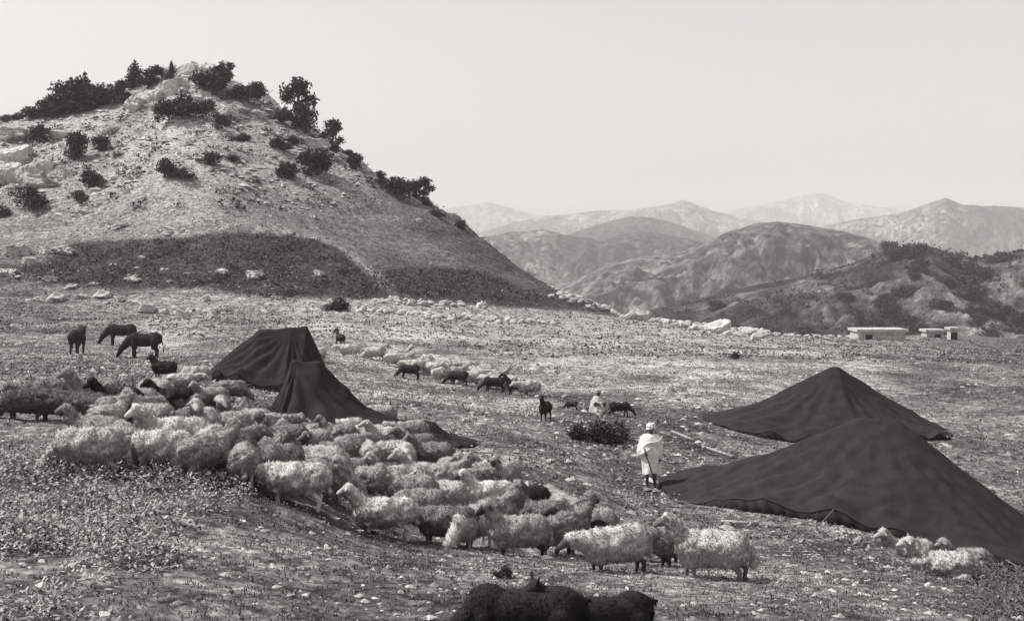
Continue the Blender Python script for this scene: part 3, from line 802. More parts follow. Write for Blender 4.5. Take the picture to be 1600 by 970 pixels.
NEAR += [
 (355, 694, 205, 'low', .50, .2, 1, 0, 'pale sheep wedged behind the grey one in the middle of the left flock'), (405, 694, 20, 'graze', .52, .2, 1, 0, 'pale sheep facing right at the left foot of the flock tent'),
 (446, 712, 165, 'up', .26, .4, 1, 0, 'dark grey sheep with raised head just below the flock tent'), (482, 718, 200, 'low', .50, .2, 1, 0, 'pale sheep below the middle of the flock tent'),
 (545, 727, 30, 'low', .42, .4, 1, 0, 'greyish sheep facing right in the packed middle of the flock'), (612, 730, 160, 'graze', .58, .2, 1, 0, 'white sheep grazing in the packed middle, left of the white chest'),
 (652, 714, 190, 'low', .30, .4, 1, 0, 'grey sheep at the tail end of the flock tent'), (708, 756, 150, 'graze', .48, .3, 1, 0, 'pale sheep grazing at the rear edge right of the tent corner'),
 (538, 768, 205, 'low', .38, .3, 1, 0, 'grey sheep squeezed behind the front white sheep at centre left'), (664, 776, 175, 'low', .58, .2, 1, 0, 'white sheep behind the lifted head in the centre'),
 (724, 784, 30, 'low', .40, .5, 1, 0, 'greyish sheep facing right behind the brightest white one'), (655, 820, 185, 'graze', .36, .4, 1, 0, 'grey sheep grazing right of the large white front sheep'),
 (775, 838, 40, 'low', .34, .6, 1, 0, 'grey sheep facing right behind the black-faced woolly one'), (852, 842, 168, 'low', .26, .6, 1, 0, 'dark grey sheep right of the black-faced woolly sheep'),
 (884, 826, 100, 'graze', .46, .3, 1, 0, 'pale sheep rump behind the upright white neck'), (238, 684, 172, 'up', .48, .2, 1, 0, 'pale sheep with raised head at the back of the left flock'),
 (192, 676, 32, 'low', .40, .3, 1, 0, 'grey sheep facing right in the left flock\'s second row'), (292, 684, 100, 'low', .34, .3, 1, 0, 'grey rump behind the bright white high-headed sheep'),
 (525, 652, 150, 'low', .48, .2, 1, 0, 'pale sheep standing behind the flock tent\'s right slope, nearest its top'), (556, 656, 200, 'graze', .34, .3, 1, 0, 'grey sheep second along the tent\'s right slope'),
 (592, 664, 170, 'low', .55, .2, 1, 0, 'white sheep third along the tent\'s right slope'), (1062, 884, 190, 'low', .28, .9, 1, 0, 'dark grey sheep half hidden behind the rightmost front sheep'),
 (398, 676, 160, 'low', .50, .2, 1, 0, 'pale sheep against the flock tent\'s left wall'), (428, 690, 20, 'low', .40, .3, 1, 0, 'grey sheep facing right against the flock tent\'s front'),
 (462, 694, 190, 'up', .55, .2, 1, 0, 'white-headed sheep against the flock tent\'s front'), (500, 698, 30, 'graze', .48, .2, 1, 0, 'pale sheep grazing at the tent front, facing right'), (530, 704, 175, 'low', .35, .3, 1, 0, 'grey sheep at the right of the tent front'),
 (640, 692, 200, 'low', .55, .2, 1, 0, 'pale sheep above the white chest, on the tent\'s trailing edge'), (690, 772, 20, 'low', .45, .5, 1, 0, 'greyish sheep facing right, left of the brightest white one'), (640, 800, 195, 'up', .45, .2, 1, 0, 'pale sheep with raised head right behind the large white leader'),
 (500, 778, 20, 'graze', .42, .3, 1, 0, 'grey sheep facing right beside the level-headed white sheep'), (322, 748, 30, 'low', .40, .3, 1, 0, 'greyish sheep facing right at the front edge of the left group'), (420, 762, 190, 'low', .30, .4, 1, 0, 'dark grey sheep between the left group and the level-headed one'),
 (886, 866, 30, 'low', .30, .8, 1, 0, 'dark grey sheep facing right, left of the low-faced white one'), (1020, 876, 20, 'graze', .22, .8, 1, 0, 'dark sheep grazing in the gap of the front right row'),
 (330, 636, 195, 'low', .50, .2, 1, 0, 'pale sheep at the back left of the flock tent'), (362, 626, 30, 'graze', .42, .3, 1, 0, 'grey sheep grazing by the flock tent\'s upper left'), (150, 640, 200, 'low', .38, .3, 1, 0, 'grey sheep behind the dark left edge group'),
]
for k, (px, py, hd, pose, val, face, seed, turn, lab) in enumerate(NEAR):
    r = random.Random(k)
    if k >= 54 and pose == 'low' and r.random() < .45: pose = 'up'
    tn = turn if turn else r.choice([0.0, 0.0, .5, -.5])
    sc = r.uniform(.82, .93)
    animal('sheep', px, py, hd + r.uniform(-24, 24), pose, val * .9, face, lab, G1, seed=r.choice([1, 2, 3, 4]), turn=tn if pose in ('up', 'low') else 0.0, scale=(sc * r.uniform(.94, 1.06), sc * r.uniform(.92, 1.12), sc * r.uniform(.94, 1.05)))
FAR = [(545, 558, 178, 'low', .66, 'white sheep at the left end of the far line'), (584, 562, 170, 'graze', .62, 'white sheep second from the left in the far line'),
       (686, 597, 250, 'low', .70, 'white sheep standing out in front of the far line'), (792, 610, 178, 'low', .70, 'white sheep alone between dark goats near the right end of far line'), (826, 618, 200, 'low', .66, 'last white sheep at the right end of the far line'),
       (420, 590, 160, 'low', .62, 'white sheep standing between the two left tents'), (498, 566, 250, 'low', .66, 'white sheep beside the right edge of the farthest left tent')]
r = random.Random(77)
for k in range(30):
    t = k / 29; FAR.append((606 + 170 * t + r.uniform(-5, 5), 566 + 38 * t + r.choice([-7, 0, 6]) + r.uniform(-2, 2), r.choice([150, 165, 180, 200, 20]), r.choice(['low', 'graze', 'low', 'up']), r.uniform(.45, .70), None))
for k, (px, py, hd, pose, val, lab) in enumerate(FAR):
    animal('sheep', px, py, hd, pose, val, .2, lab or ('pale sheep packed in the left half of the far line' if px < 665 else 'pale sheep packed in the middle of the far line' if px < 725 else 'pale sheep packed in the right half of the far line'), G2, seed=k % 4 + 1, scale=.95)
GOATS = [(532, 540, 120, 'up', 'black goat at the left end behind the far white sheep'), (640, 592, 170, 'graze', 'black goat grazing below the left half of the far line'), (716, 602, 165, 'graze', 'black goat grazing below the middle of the far line'), (772, 612, 175, 'graze', 'black goat grazing just left of the lone white sheep'), (808, 617, 180, 'up', 'black goat with raised head right of the lone white sheep')]
for k, (px, py, hd, pose, lab) in enumerate(GOATS):
    animal('goat', px, py, hd, pose, .045, 1, lab or 'black goat in front of the far line of white sheep', G3, seed=1 + k % 2, scale=1.0)
animal('goat', 852, 656, 255, 'up', .045, 1, 'black goat standing alone in the open pasture left of the seated person', G3, seed=1, scale=.95)
animal('goat', 968, 650, 5, 'graze', .045, 1, 'black goat right behind the seated person', G3, seed=2, scale=.8)
animal('goat', 893, 640, 180, 'graze', .06, 1, 'small black kid left of the seated person', G3, seed=1, scale=.5)
animal('goat', 912, 868, 190, 'up', .04, 1, 'black goat with lifted head between the front white sheep', G3, seed=1, scale=.8)
animal('goat', 818, 0, 172, 'graze', .03, 1, 'black goat\'s back rising at the bottom edge, left one', G3, seed=2, scale=.92, d=8.75)
animal('goat', 938, 0, 196, 'alert', .03, 1, 'black goat with ears pricked at the bottom edge, right one', G3, seed=1, scale=.86, d=8.9)

# ------------------------------------------------------------------ black cattle
def cow_mesh(pose):
    P, bare = [], []
    P += [('e', (0, 0, .92), (.72, .29, .33)), ('e', (.45, 0, .95), (.36, .27, .36)), ('e', (-.48, 0, .98), (.36, .29, .33)), ('e', (0, 0, 1.05), (.75, .16, .20))]
    if pose == 'graze': a, b, c = (.70, 0, .95), (1.10, 0, .52), (1.30, 0, .16)
    else: a, b, c = (.65, 0, 1.05), (1.02, 0, 1.28), (1.36, 0, 1.10)
    P += [('c', a, .24, b, .15), ('c', b, .15, c, .085)]
    for s in (-1, 1):
        P += [('c', (b[0] - .04, s * .1, b[2] + .08), .04, (b[0] - .08, s * .27, b[2] + .05), .035)]
        P += [('c', (.48, s * .17, .85), .15, (.50, s * .17, .48), .085), ('c', (.50, s * .17, .48), .075, (.50, s * .17, .05), .06)]
        P += [('c', (-.52, s * .18, .92), .2, (-.46, s * .18, .58), .12), ('c', (-.46, s * .18, .60), .10, (-.60, s * .18, .42), .065), ('c', (-.60, s * .18, .42), .062, (-.57, s * .18, .05), .06)]
    P += [('c', (-.80, 0, 1.12), .045, (-.90, 0, .45), .025), ('c', (-.90, 0, .45), .05, (-.90, 0, .32), .03)]
    me, co, mk = body_mesh('cow_body', P, [], 0.04, COAT, 3)
    hs = []
    for s in (-1, 1):
        v, f = tube([(b[0] - .02, s * .10, b[2] + .12), (b[0] + .02, s * .22, b[2] + .18), (b[0] + .08, s * .27, b[2] + .30)], [.035, .028, .008], 7)
        hs.append(join_tubes('horn', [(v, f)], HORN))
    return me, hs
CG, CS = cow_mesh('graze'), cow_mesh('stand')
for (px, py, hd, lib, lab, sc) in [(190, 540, 187, CG, 'black cow grazing, the rear one of the crossing pair', .98), (226, 560, 184, CG, 'black cow grazing in front, overlapping the rear one', 1.0),
                               (121, 553, 95, CS, 'black cow seen end-on at left, standing apart', 1.0)]:
    p = at(px, py, 50)
    e = empty('cow', (p.x, p.y, p.z - .03), math.radians(hd), sc); tag(e, lab, 'cow', 'black cattle')
    o = link('body', lib[0], e); o.color = (.035, .035, .035, 0)
    for h in lib[1]: link('horn', h, e)

# ------------------------------------------------------------------ the man in white
m = NT('robe_mat', 0.9, 0.1); co = m.coord('Object')
m.base(m.ramp(m.noise(co, 6, 5, .6), [(0.3, .70), (0.6, .82)])).bump(m.noise(co, 90, 2), .3, .01); ROBE = m.m
m = NT('skin_mat', 0.6, 0.3); co = m.coord('Object')
m.base(m.ramp(m.noise(co, 14, 4), [(0.3, .055), (0.7, .085)])); SKIN = m.m
m = NT('dark_cloth_mat', 0.9, 0.1); m.base(m.ramp(m.noise(m.coord(), 12, 4), [(0.3, .02), (0.7, .045)])); DARKCLOTH = m.m
m = NT('pale_cloth_mat', 0.9, 0.1); m.base(m.ramp(m.noise(m.coord(), 9, 4), [(0.3, .34), (0.7, .52)])); PALECLOTH = m.m

def hand(P, w, d, up, grip=0.6, s=1):
    """palm and five fingers; w wrist point, d pointing direction, up the back of the hand"""
    w, d, up = np.array(w, float), np.array(d, float), np.array(up, float); d /= np.linalg.norm(d)
    side = np.cross(d, up); side /= np.linalg.norm(side); up = np.cross(side, d)
    palm = w + d * .075
    P.append(('c', tuple(w), .026, tuple(w + d * .03), .028))
    P.append(('e', tuple(w + d * .055), (.036, .036, .036)))
    for k, (o, L) in enumerate([(-.032, .068), (-.011, .082), (.011, .077), (.031, .058)]):
        a = palm + side * o * s
        b = a + d * L * .5 - up * .012; c = b + d * L * (.5 - .45 * grip) - up * L * .55 * grip; e = c - up * L * .3 * grip - d * L * .35 * grip
        P.append(('c', tuple(a - d * .02), .012, tuple(b), .0105)); P.append(('c', tuple(b), .0105, tuple(c), .0095)); P.append(('c', tuple(c), .0095, tuple(e), .0085))
    t0 = w + d * .035 - side * .03 * s; t1 = t0 - side * .028 * s + d * .025 - up * .012; t2 = t1 + d * .032 - up * .018
    P.append(('c', tuple(t0), .014, tuple(t1), .012)); P.append(('c', tuple(t1), .012, tuple(t2), .009))

def head_prims(P, c, tilt=0.0):
    """head with brow, eye hollows left between brow and cheek, nose, lips, chin, ears; facing +x"""
    x, y, z = c
    P += [('e', (x, y, z + .03), (.098, .076, .105)), ('c', (x + .045, y, z - .04), .055, (x + .055, y, z - .085), .036),
          ('c', (x + .083, y - .04, z + .028), .013, (x + .083, y + .04, z + .028), .013), ('c', (x + .096, y, z + .012), .010, (x + .115, y, z - .028), .014),
          ('c', (x + .088, y - .02, z - .058), .009, (x + .088, y + .02, z - .058), .009), ('c', (x + .086, y - .016, z - .072), .009, (x + .086, y + .016, z - .072), .009)]
    for s in (-1, 1):
        P += [('e', (x + .072, y + s * .038, z - .018), (.025, .025, .022)), ('e', (x - .005, y + s * .08, z - .008), (.022, .010, .034))]

def drape(name, prof, mat, seed, seg=64, thick=.012, folds=.09):
    """prof: list of (z, cx, cy, rx, ry); an open cloth tube with folds growing to the hem"""
    rings = []
    zz = np.linspace(0, 1, 46); pr = np.array(prof, float); tt = np.linspace(0, 1, len(pr))
    for t in zz:
        z, cx, cy, rx, ry = [np.interp(t, tt, pr[:, k]) for k in range(5)]
        a = np.linspace(0, 2 * np.pi, seg, endpoint=False)
        f = 1 + folds * t ** .7 * (np.sin(a * 7 + 3 * t + seed) * .6 + np.sin(a * 13 - 5 * t + seed * 2) * .35 + np.sin(a * 3 + 9 * t) * .5) + .03 * fbm(np.cos(a) * 2 + seed, t * 9 + np.sin(a) * 2, 3)
        rings.append(np.stack([cx + rx * f * np.cos(a), cy + ry * f * np.sin(a), np.full(seg, z) + .03 * t * np.sin(a * 3 + seed)], -1))
    V = np.concatenate(rings)
    n = len(zz); jj, ii = np.meshgrid(np.arange(n - 1), np.arange(seg), indexing='ij')
    q = (jj * seg + ii).ravel(); q1 = (jj * seg + (ii + 1) % seg).ravel()
    return mesh(name, V, np.stack([q, q + seg, q1 + seg, q1], -1), mat, True)

P = []
head_prims(P, (.02, 0, 1.56))
P += [('c', (0, 0, 1.40), .058, (.015, 0, 1.50), .052), ('e', (0, 0, 1.22), (.115, .185, .22)), ('e', (0, 0, .98), (.11, .165, .16)), ('c', (0, -.17, 1.36), .06, (0, .17, 1.36), .06)]
for s in (-1, 1):
    fx = .06 * s
    P += [('c', (0, s * .09, .92), .088, (fx * .5 + .02, s * .10, .50), .058), ('c', (fx * .5 + .02, s * .10, .50), .056, (fx, s * .10, .10), .036),
          ('c', (fx - .03, s * .10, .045), .038, (fx + .14, s * .115, .035), .032)]
# right arm bent forward to the staff; left arm hanging inside the cloak
P += [('c', (0, -.20, 1.35), .055, (-.02, -.28, 1.08), .044), ('c', (-.02, -.28, 1.08), .042, (.20, -.17, .98), .028)]
P += [('c', (0, .20, 1.35), .055, (-.02, .25, 1.07), .044), ('c', (-.02, .25, 1.07), .042, (.06, .24, .84), .028)]
nb = len(P)
hand(P, (.20, -.17, .98), (.75, .6, -.1), (0.1, -.1, 1), .9, 1)
hand(P, (.06, .24, .84), (.15, 0, -1), (0, 1, 0), .35, -1)
man_body, _, _ = body_mesh('body', P, [], .0085, SKIN, 2)
mp = at(1017, 764)
# he faces the camera, turned a little to the left of the picture
man = empty('person', (mp.x, mp.y, mp.z - .01), math.radians(-100)); tag(man, 'man in white robe and white turban holding a stick, standing before tents', 'person')
link('body', man_body, man)
robe = drape('robe', [(1.455, .01, 0, .075, .085), (1.43, 0, 0, .12, .18), (1.37, 0, 0, .155, .262), (1.22, .01, -.01, .19, .30), (1.05, .03, -.03, .215, .335), (.93, .03, -.02, .21, .325), (.80, .02, .01, .185, .26), (.60, .01, .02, .19, .25), (.42, .01, .02, .20, .25)], ROBE, 1.0)
rb = o = link('robe', robe, man); o.modifiers.new('t', 'SOLIDIFY').thickness = .012
# the cloak's free end thrown over the chest and shoulder
V = []
for i, t in enumerate(np.linspace(0, 1, 30)):
    for k, u in enumerate(np.linspace(-1, 1, 12)):
        ang = math.radians(-95 + 165 * t)
        r1, r2 = .235 + .02 * math.sin(9 * t + 2 * u), .345 - .03 * t
        V.append((.01 + r1 * math.cos(ang) * 1.0, r2 * math.sin(ang) * 1.0, .93 + .38 * t + .12 * u * (1 - .3 * t) + .02 * math.sin(14 * t)))
q = np.array([[i * 12 + k, i * 12 + k + 1, (i + 1) * 12 + k + 1, (i + 1) * 12 + k] for i in range(29) for k in range(11)])
o = link('cloak_end', mesh('cloak_end', np.array(V), q, ROBE, True), rb); o.modifiers.new('t', 'SOLIDIFY').thickness = .015
tb = []
for lay in range(5):
    a = np.linspace(0, 2 * math.pi, 25); tl = .25 * math.sin(lay * 2.1); rr = [.108, .112, .106, .09, .055][lay]; zc = [1.600, 1.632, 1.662, 1.685, 1.700][lay]
    tb.append(tube([(.012 + rr * math.cos(x), rr * .86 * math.sin(x), zc + .02 * math.sin(x + lay * 2.1)) for x in a], [.030] * 25, 8))
link('turban', join_tubes('turban', tb, ROBE), man)
M_ = man.matrix_basis
def wpt(p): return np.array(M_ @ Vector(p))
h0 = np.array((.285, -.11, .955))
top, bot = h0 + np.array((-.05, -.05, .16)), np.array((.30, .18, .02))
v, f = tube([wpt(top), wpt(h0), wpt((h0 + bot) / 2 + .01), wpt(bot)], [.013, .014, .014, .012], 8)
O = Vector(wpt(bot)); st_ = link('stick', join_tubes('stick', [([np.array(p) - np.array(O) for p in v], f)], DARKCLOTH), loc=O)
tag(st_, 'thin dark walking stick held in the man\'s hand', 'stick')

# seated figure in pale clothes out on the pasture
P = []
head_prims(P, (.06, 0, .70))
P += [('c', (.03, 0, .56), .055, (.05, 0, .64), .05), ('e', (0, 0, .36), (.13, .18, .24)), ('c', (0, -.15, .50), .065, (0, .15, .50), .065), ('e', (-.03, 0, .14), (.18, .2, .14))]
for s in (-1, 1):
    P += [('c', (.0, s * .12, .12), .085, (.34, s * .17, .36), .062), ('c', (.34, s * .17, .36), .058, (.28, s * .12, .08), .04), ('c', (.27, s * .12, .035), .035, (.42, s * .13, .03), .03),
          ('c', (0, s * .19, .48), .05, (.14, s * .25, .30), .04), ('c', (.14, s * .25, .30), .038, (.33, s * .12, .37), .028)]
    hand(P, (.33, s * .12, .37), (.5, -s * .6, -.1), (0, 0, 1), .5, s)
sb, _, _ = body_mesh('body', P, [], .0095, SKIN, 2)
sp_ = at(934, 644); sit = empty('person', (sp_.x, sp_.y, sp_.z - .01), math.radians(-80), 1.06)
tag(sit, 'person in pale clothes sitting on the pasture beside a black goat', 'person')
link('body', sb, sit)
o = link('robe', drape('robe', [(.60, .03, 0, .08, .085), (.55, .02, 0, .14, .19), (.42, .04, 0, .21, .27), (.28, .09, 0, .30, .30), (.12, .11, 0, .36, .33), (.02, .11, 0, .38, .36)], PALECLOTH, 3.0), sit); o.modifiers.new('t', 'SOLIDIFY').thickness = .012
tb = []
for lay in range(4):
    a = np.linspace(0, 2 * math.pi, 21); rr = [.108, .108, .092, .055][lay]; zc = [.745, .775, .80, .815][lay]
    tb.append(tube([(.052 + rr * math.cos(x), rr * .86 * math.sin(x), zc + .015 * math.sin(x + lay * 2)) for x in a], [.030] * 21, 8))
link('turban', join_tubes('turban', tb, PALECLOTH), sit)

# ------------------------------------------------------------------ rocks
m = NT('limestone_mat', 0.9, 0.15); co = m.coord('Object')
oi = m.n.new('ShaderNodeObjectInfo')
v = m.math('MULTIPLY', m.ramp(m.noise(co, 2.2, 8, .65), [(0.3, .20), (0.45, .50), (0.7, .68)]), m.math('MULTIPLY_ADD', oi.outputs['Random'], .35, .75))
m.base(v).bump(m.noise(co, 6, 8, .7), .9, .12); STONE = m.m
def rock_mesh(seed, sub=3, flat=.65):
    r = np.random.default_rng(seed)
    bm = bmesh.new(); bmesh.ops.create_icosphere(bm, subdivisions=sub, radius=1)
    C = np.array([v.co[:] for v in bm.verts])
    for k in range(11):                       # facets chopped off by planes
        n = r.normal(size=3); n /= np.linalg.norm(n); h = r.uniform(.50, .85)
        ex = np.clip(C @ n - h, 0, None); C = C - ex[:, None] * n * .92
    a_ = {1: .4, 3: 1.0, 4: 1.0, 5: .65}[sub]
    C = C * (1 + a_ * (.34 * fbm(C[:, 0] * 1.7 + seed, C[:, 1] * 1.7 + C[:, 2] * 2.1, 5, .6) - .30 * np.abs(fbm(C[:, 0] * 2.6 + 5 + seed, C[:, 2] * 4.2 + C[:, 1] * 2.2, 4, .6))))[:, None]
    C = C * np.array([1.25, 1.0, flat]); C[:, 2] += .18
    for v, c in zip(bm.verts, C): v.co = c
    me = bpy.data.meshes.new('rock'); bm.to_mesh(me); bm.free()
    me.materials.append(STONE)
    me.polygons.foreach_set('use_smooth', np.zeros(len(me.polygons), bool))
    return me
RM = [rock_mesh(k, 4) for k in range(7)]; RS = [rock_mesh(20 + k, 1) for k in range(8)]
RBIG = [rock_mesh(40 + k, 5, .8) for k in range(3)]
def rock(px, py, wpx, hpx, label, group=None, name='rock', dmin=8, lib=None, cat='rock'):
    p = at(px, py, dmin); s = wpx / F * p.y / 2.3
    r = random.Random(int(px * 7 + py))
    o = link(name, (lib or RM)[r.randrange(len(lib or RM))], None, (p.x, p.y, p.z - s * .12), (r.uniform(-.2, .2), r.uniform(-.2, .2), r.uniform(-.6, .6)), (s, s, s * max(.5, min(1.6, hpx / wpx * 1.75))))
    tag(o, label, cat, group)
    return o
HILLR = [(398, 434, 36, 24, 'large white rock in the middle of the dark scrub patch'), (346, 428, 24, 26, 'white rock left of the largest one in the dark scrub patch'), (498, 430, 18, 20, 'leaning white rock near the right end of the dark scrub patch'),
         (453, 370, 26, 18, 'white rock on the upper right edge of the dark scrub patch'), (272, 364, 46, 20, 'broad pale ledge just above the dark scrub patch'), (185, 354, 50, 14, 'low grey ledge left of the broad pale ledge'), (130, 332, 26, 14, 'small ledge on the slope below the boulder cliff'),
         (220, 404, 14, 14, 'small white rock high in the left of the dark scrub patch'), (208, 440, 36, 14, 'flat pair-like white rock at the lower edge of the dark scrub'), (176, 416, 14, 12, 'small rock at the left of the dark scrub patch'),
         (80, 438, 24, 14, 'pale flat rock at the far left below the hill'), (88, 470, 34, 34, 'tall white rock heap at left, above the cattle'), (160, 464, 34, 26, 'round pale boulder directly above the cattle'), (128, 466, 26, 18, 'smaller boulder left of the round one above the cattle'),
         (30, 398, 40, 34, 'big pale rock at the left edge under the hillside'), (100, 396, 44, 22, 'long pale rock at the left tip of the dark scrub patch'), (330, 498, 26, 36, 'upright white rock right of the cattle'), (346, 486, 22, 18, 'white rock touching the upright one right of the cattle'),
         (352, 532, 14, 14, 'small white rock above the flock at the tents'), (366, 534, 16, 16, 'second small white rock above the flock at the tents'), (995, 486, 46, 44, 'boulder with a dark shaded side on the rubble bank'), (1124, 520, 56, 36, 'smooth white boulder right of the rubble bank'),
         (1064, 612, 20, 22, 'pale round rock left of the pointed tent'), (1050, 612, 14, 18, 'smaller rock beside the pale round one left of the pointed tent'), (1086, 618, 26, 12, 'low slanting rock nearest the pointed tent\'s left corner'),
         (50, 286, 70, 60, 'huge pale boulder bulging from the hillside at the left edge'), (8, 284, 60, 56, 'second huge pale boulder cut by the left edge of the picture'), (72, 262, 46, 44, 'pale boulder perched on top of the huge hillside boulder'), (28, 250, 56, 40, 'pale outcrop above the huge hillside boulder'), (12, 430, 40, 24, 'pale rock at the left edge beside the dark scrub'), (150, 300, 24, 16, 'pale rock beside the dome-shaped bush'), (178, 205, 40, 26, 'pale outcrop under the left skyline row of trees'), (90, 212, 44, 24, 'pale slab below the left skyline trees'), (102, 278, 34, 40, 'pale rock right of the huge hillside boulder'), (20, 215, 50, 30, 'pale slab above the huge hillside boulder'),
         (862, 584, 30, 16, 'pale slab right of the end of the far line of sheep'), (590, 492, 16, 10, 'white stone at the left start of the rubble bank'), (490, 340, 16, 10, 'small pale rock on the grey middle slope of the hill'), (222, 312, 22, 12, 'pale rock in the middle of the upper slope'),
         (655, 346, 12, 12, 'pale rock under the trees on the right slope')]
for (px, py, w_, h_, lab) in HILLR:
    rock(px, py, w_, h_, lab, 'pale limestone rocks', lib=RBIG if w_ > 50 else None, dmin=40)
r = random.Random(4)
CR = 'limestone crag at the top of the hill'
for k in range(34):        # the crag on the summit
    px = r.gauss(300, 55); lo = float(np.interp(px, HS[:, 0], HS[:, 1])); py = lo + r.uniform(2, 62)
    rock(px, py, r.uniform(16, 48), r.uniform(18, 44), 'pale crag rock on the hill\'s summit, %s' % ('left of the highest point' if px < 285 else 'under the highest point' if px < 325 else 'right of the highest point'), CR, dmin=120)
for (px, py, w_, h_) in [(295, 118, 34, 34), (270, 140, 40, 34), (310, 128, 36, 26), (235, 158, 46, 30), (330, 165, 34, 26), (370, 172, 40, 24), (255, 172, 50, 26)]:
    rock(px, py, w_, h_, ('large crag block left of the hill\'s highest point' if px < 290 else 'large crag block right of the hill\'s highest point'), CR, dmin=120, lib=RBIG)
for k in range(60):        # loose rocks on the upper slope
    px = r.uniform(-10, 560); lo = float(np.interp(px, HS[:, 0], HS[:, 1])); py = lo + 18 + r.random() ** 1.5 * 170
    if py > 360: continue
    rock(px, py, r.uniform(5, 13), r.uniform(4, 9), 'small pale rock loose on the upper hillside', 'loose rocks on the hillside', dmin=95, lib=RS)
for (px, py, w_, h_) in [(232, 482, 30, 24), (255, 490, 22, 18), (210, 474, 26, 16), (285, 494, 24, 20), (186, 470, 24, 16), (305, 512, 18, 16), (240, 508, 20, 12), (62, 470, 22, 14), (112, 450, 26, 16), (145, 446, 20, 14), (48, 410, 26, 20), (70, 396, 24, 22), (270, 520, 18, 12), (320, 470, 20, 20)]:
    rock(px, py, w_, h_, 'pale boulder in the stony bank behind the black cattle' if px > 170 else 'pale boulder in the stony strip at the hill\'s left foot', 'pale limestone rocks', dmin=55)
for k in range(26):
    rock(r.uniform(0, 420), r.uniform(420, 500), r.uniform(6, 15), r.uniform(5, 10), 'pale stone on the rough ground between hill and flock', 'stones at the foot of the hill', dmin=50, lib=RS)
FG = [(302, 888, 22, 10, 'pale flat stone in the grass, lower left'), (243, 938, 28, 10, 'long pale stone near the bottom left'), (275, 945, 20, 8, 'small stone right of the long one near the bottom left'), (650, 946, 24, 18, 'pointed white stone near the bottom centre'),
      (592, 970, 24, 14, 'white stone cut by the bottom edge'), (585, 882, 16, 14, 'round white stone, left of a close pair below the flock'), (603, 884, 18, 15, 'round white stone, right of a close pair below the flock'), (628, 880, 20, 12, 'white stone right of the close pair'),
      (856, 874, 24, 14, 'white domed stone below the black-faced sheep'), (780, 886, 10, 20, 'upright pale stone below the front row'), (1312, 845, 26, 16, 'white stone at the foot of the largest tent'), (1344, 852, 30, 28, 'grey boulder at the foot of the largest tent'),
      (398, 890, 34, 8, 'flat pale stone right of the lower left stones'), (470, 888, 26, 10, 'low pale stone below the level-headed white sheep'), (408, 912, 10, 16, 'thin upright stone, lower left of centre'), (1165, 905, 14, 10, 'small stone right of the shaggy front sheep'), (1440, 905, 18, 12, 'small pale stone below the lower right sheep'),
      (1068, 778, 22, 14, 'pale stone by the man\'s feet at the tent corner'), (1370, 942, 24, 10, 'low stone in grass at the bottom right')]
for (px, py, w_, h_, lab) in FG: rock(px, py, w_, h_, lab, 'stones in the foreground grass', name='stone', cat='stone')
for k in range(46):
    px, py = r.uniform(0, 1590), r.uniform(800, 968)
    if 330 < px < 1180 and py < 880: continue
    rock(px, py, r.uniform(5, 12), r.uniform(3, 7), 'small pale stone half sunk in the foreground turf', 'small foreground stones', name='stone', lib=RS, cat='stone')

# rubble bank / tumbled dry-stone wall along the upper edge of the pasture
def rubble(label, line, n, spread_, smin, smax, seed):
    r = random.Random(seed); e = None
    L = np.array(line, float); cum = np.concatenate([[0], np.cumsum(np.hypot(np.diff(L[:, 0]), np.diff(L[:, 1])))])
    for k in range(n):
        t = r.uniform(0, cum[-1]); px = np.interp(t, cum, L[:, 0]); py = np.interp(t, cum, L[:, 1]) + r.gauss(0, spread_)
        p = at(px, py, 60)
        if e is None:
            e = empty('rubble_wall', p); tag(e, label, 'stone wall')
        s = r.uniform(smin, smax)
        link('stone', RS[r.randrange(len(RS))], e, p - e.location + Vector((0, 0, r.uniform(-.05, .15))), (r.uniform(-.4, .4), r.uniform(-.4, .4), r.uniform(0, 6.2)), (s, s, s))
rubble('tumbled dry-stone wall running along the pasture\'s left upper edge', [(560, 484), (620, 490), (700, 496), (760, 500), (830, 504), (880, 508)], 150, 1.8, .18, .45, 1)
rubble('second row of tumbled stones behind the left stone wall', [(580, 470), (650, 474), (760, 480)], 60, 1.8, .16, .45, 5)
rubble('broad bank of pale rubble in the gap where the hill meets the valley', [(860, 456), (900, 466), (950, 480), (1000, 490), (1060, 502), (1120, 514), (1200, 524)], 280, 5.0, .22, .62, 2)
rubble('line of pale stones at the far right edge of the pasture', [(1200, 525), (1260, 526), (1345, 528)], 50, 1.2, .2, .45, 3)
rubble('pale stony path edge slanting above the far line of sheep', [(700, 530), (760, 545), (820, 562), (870, 582)], 50, 3.0, .08, .2, 4)

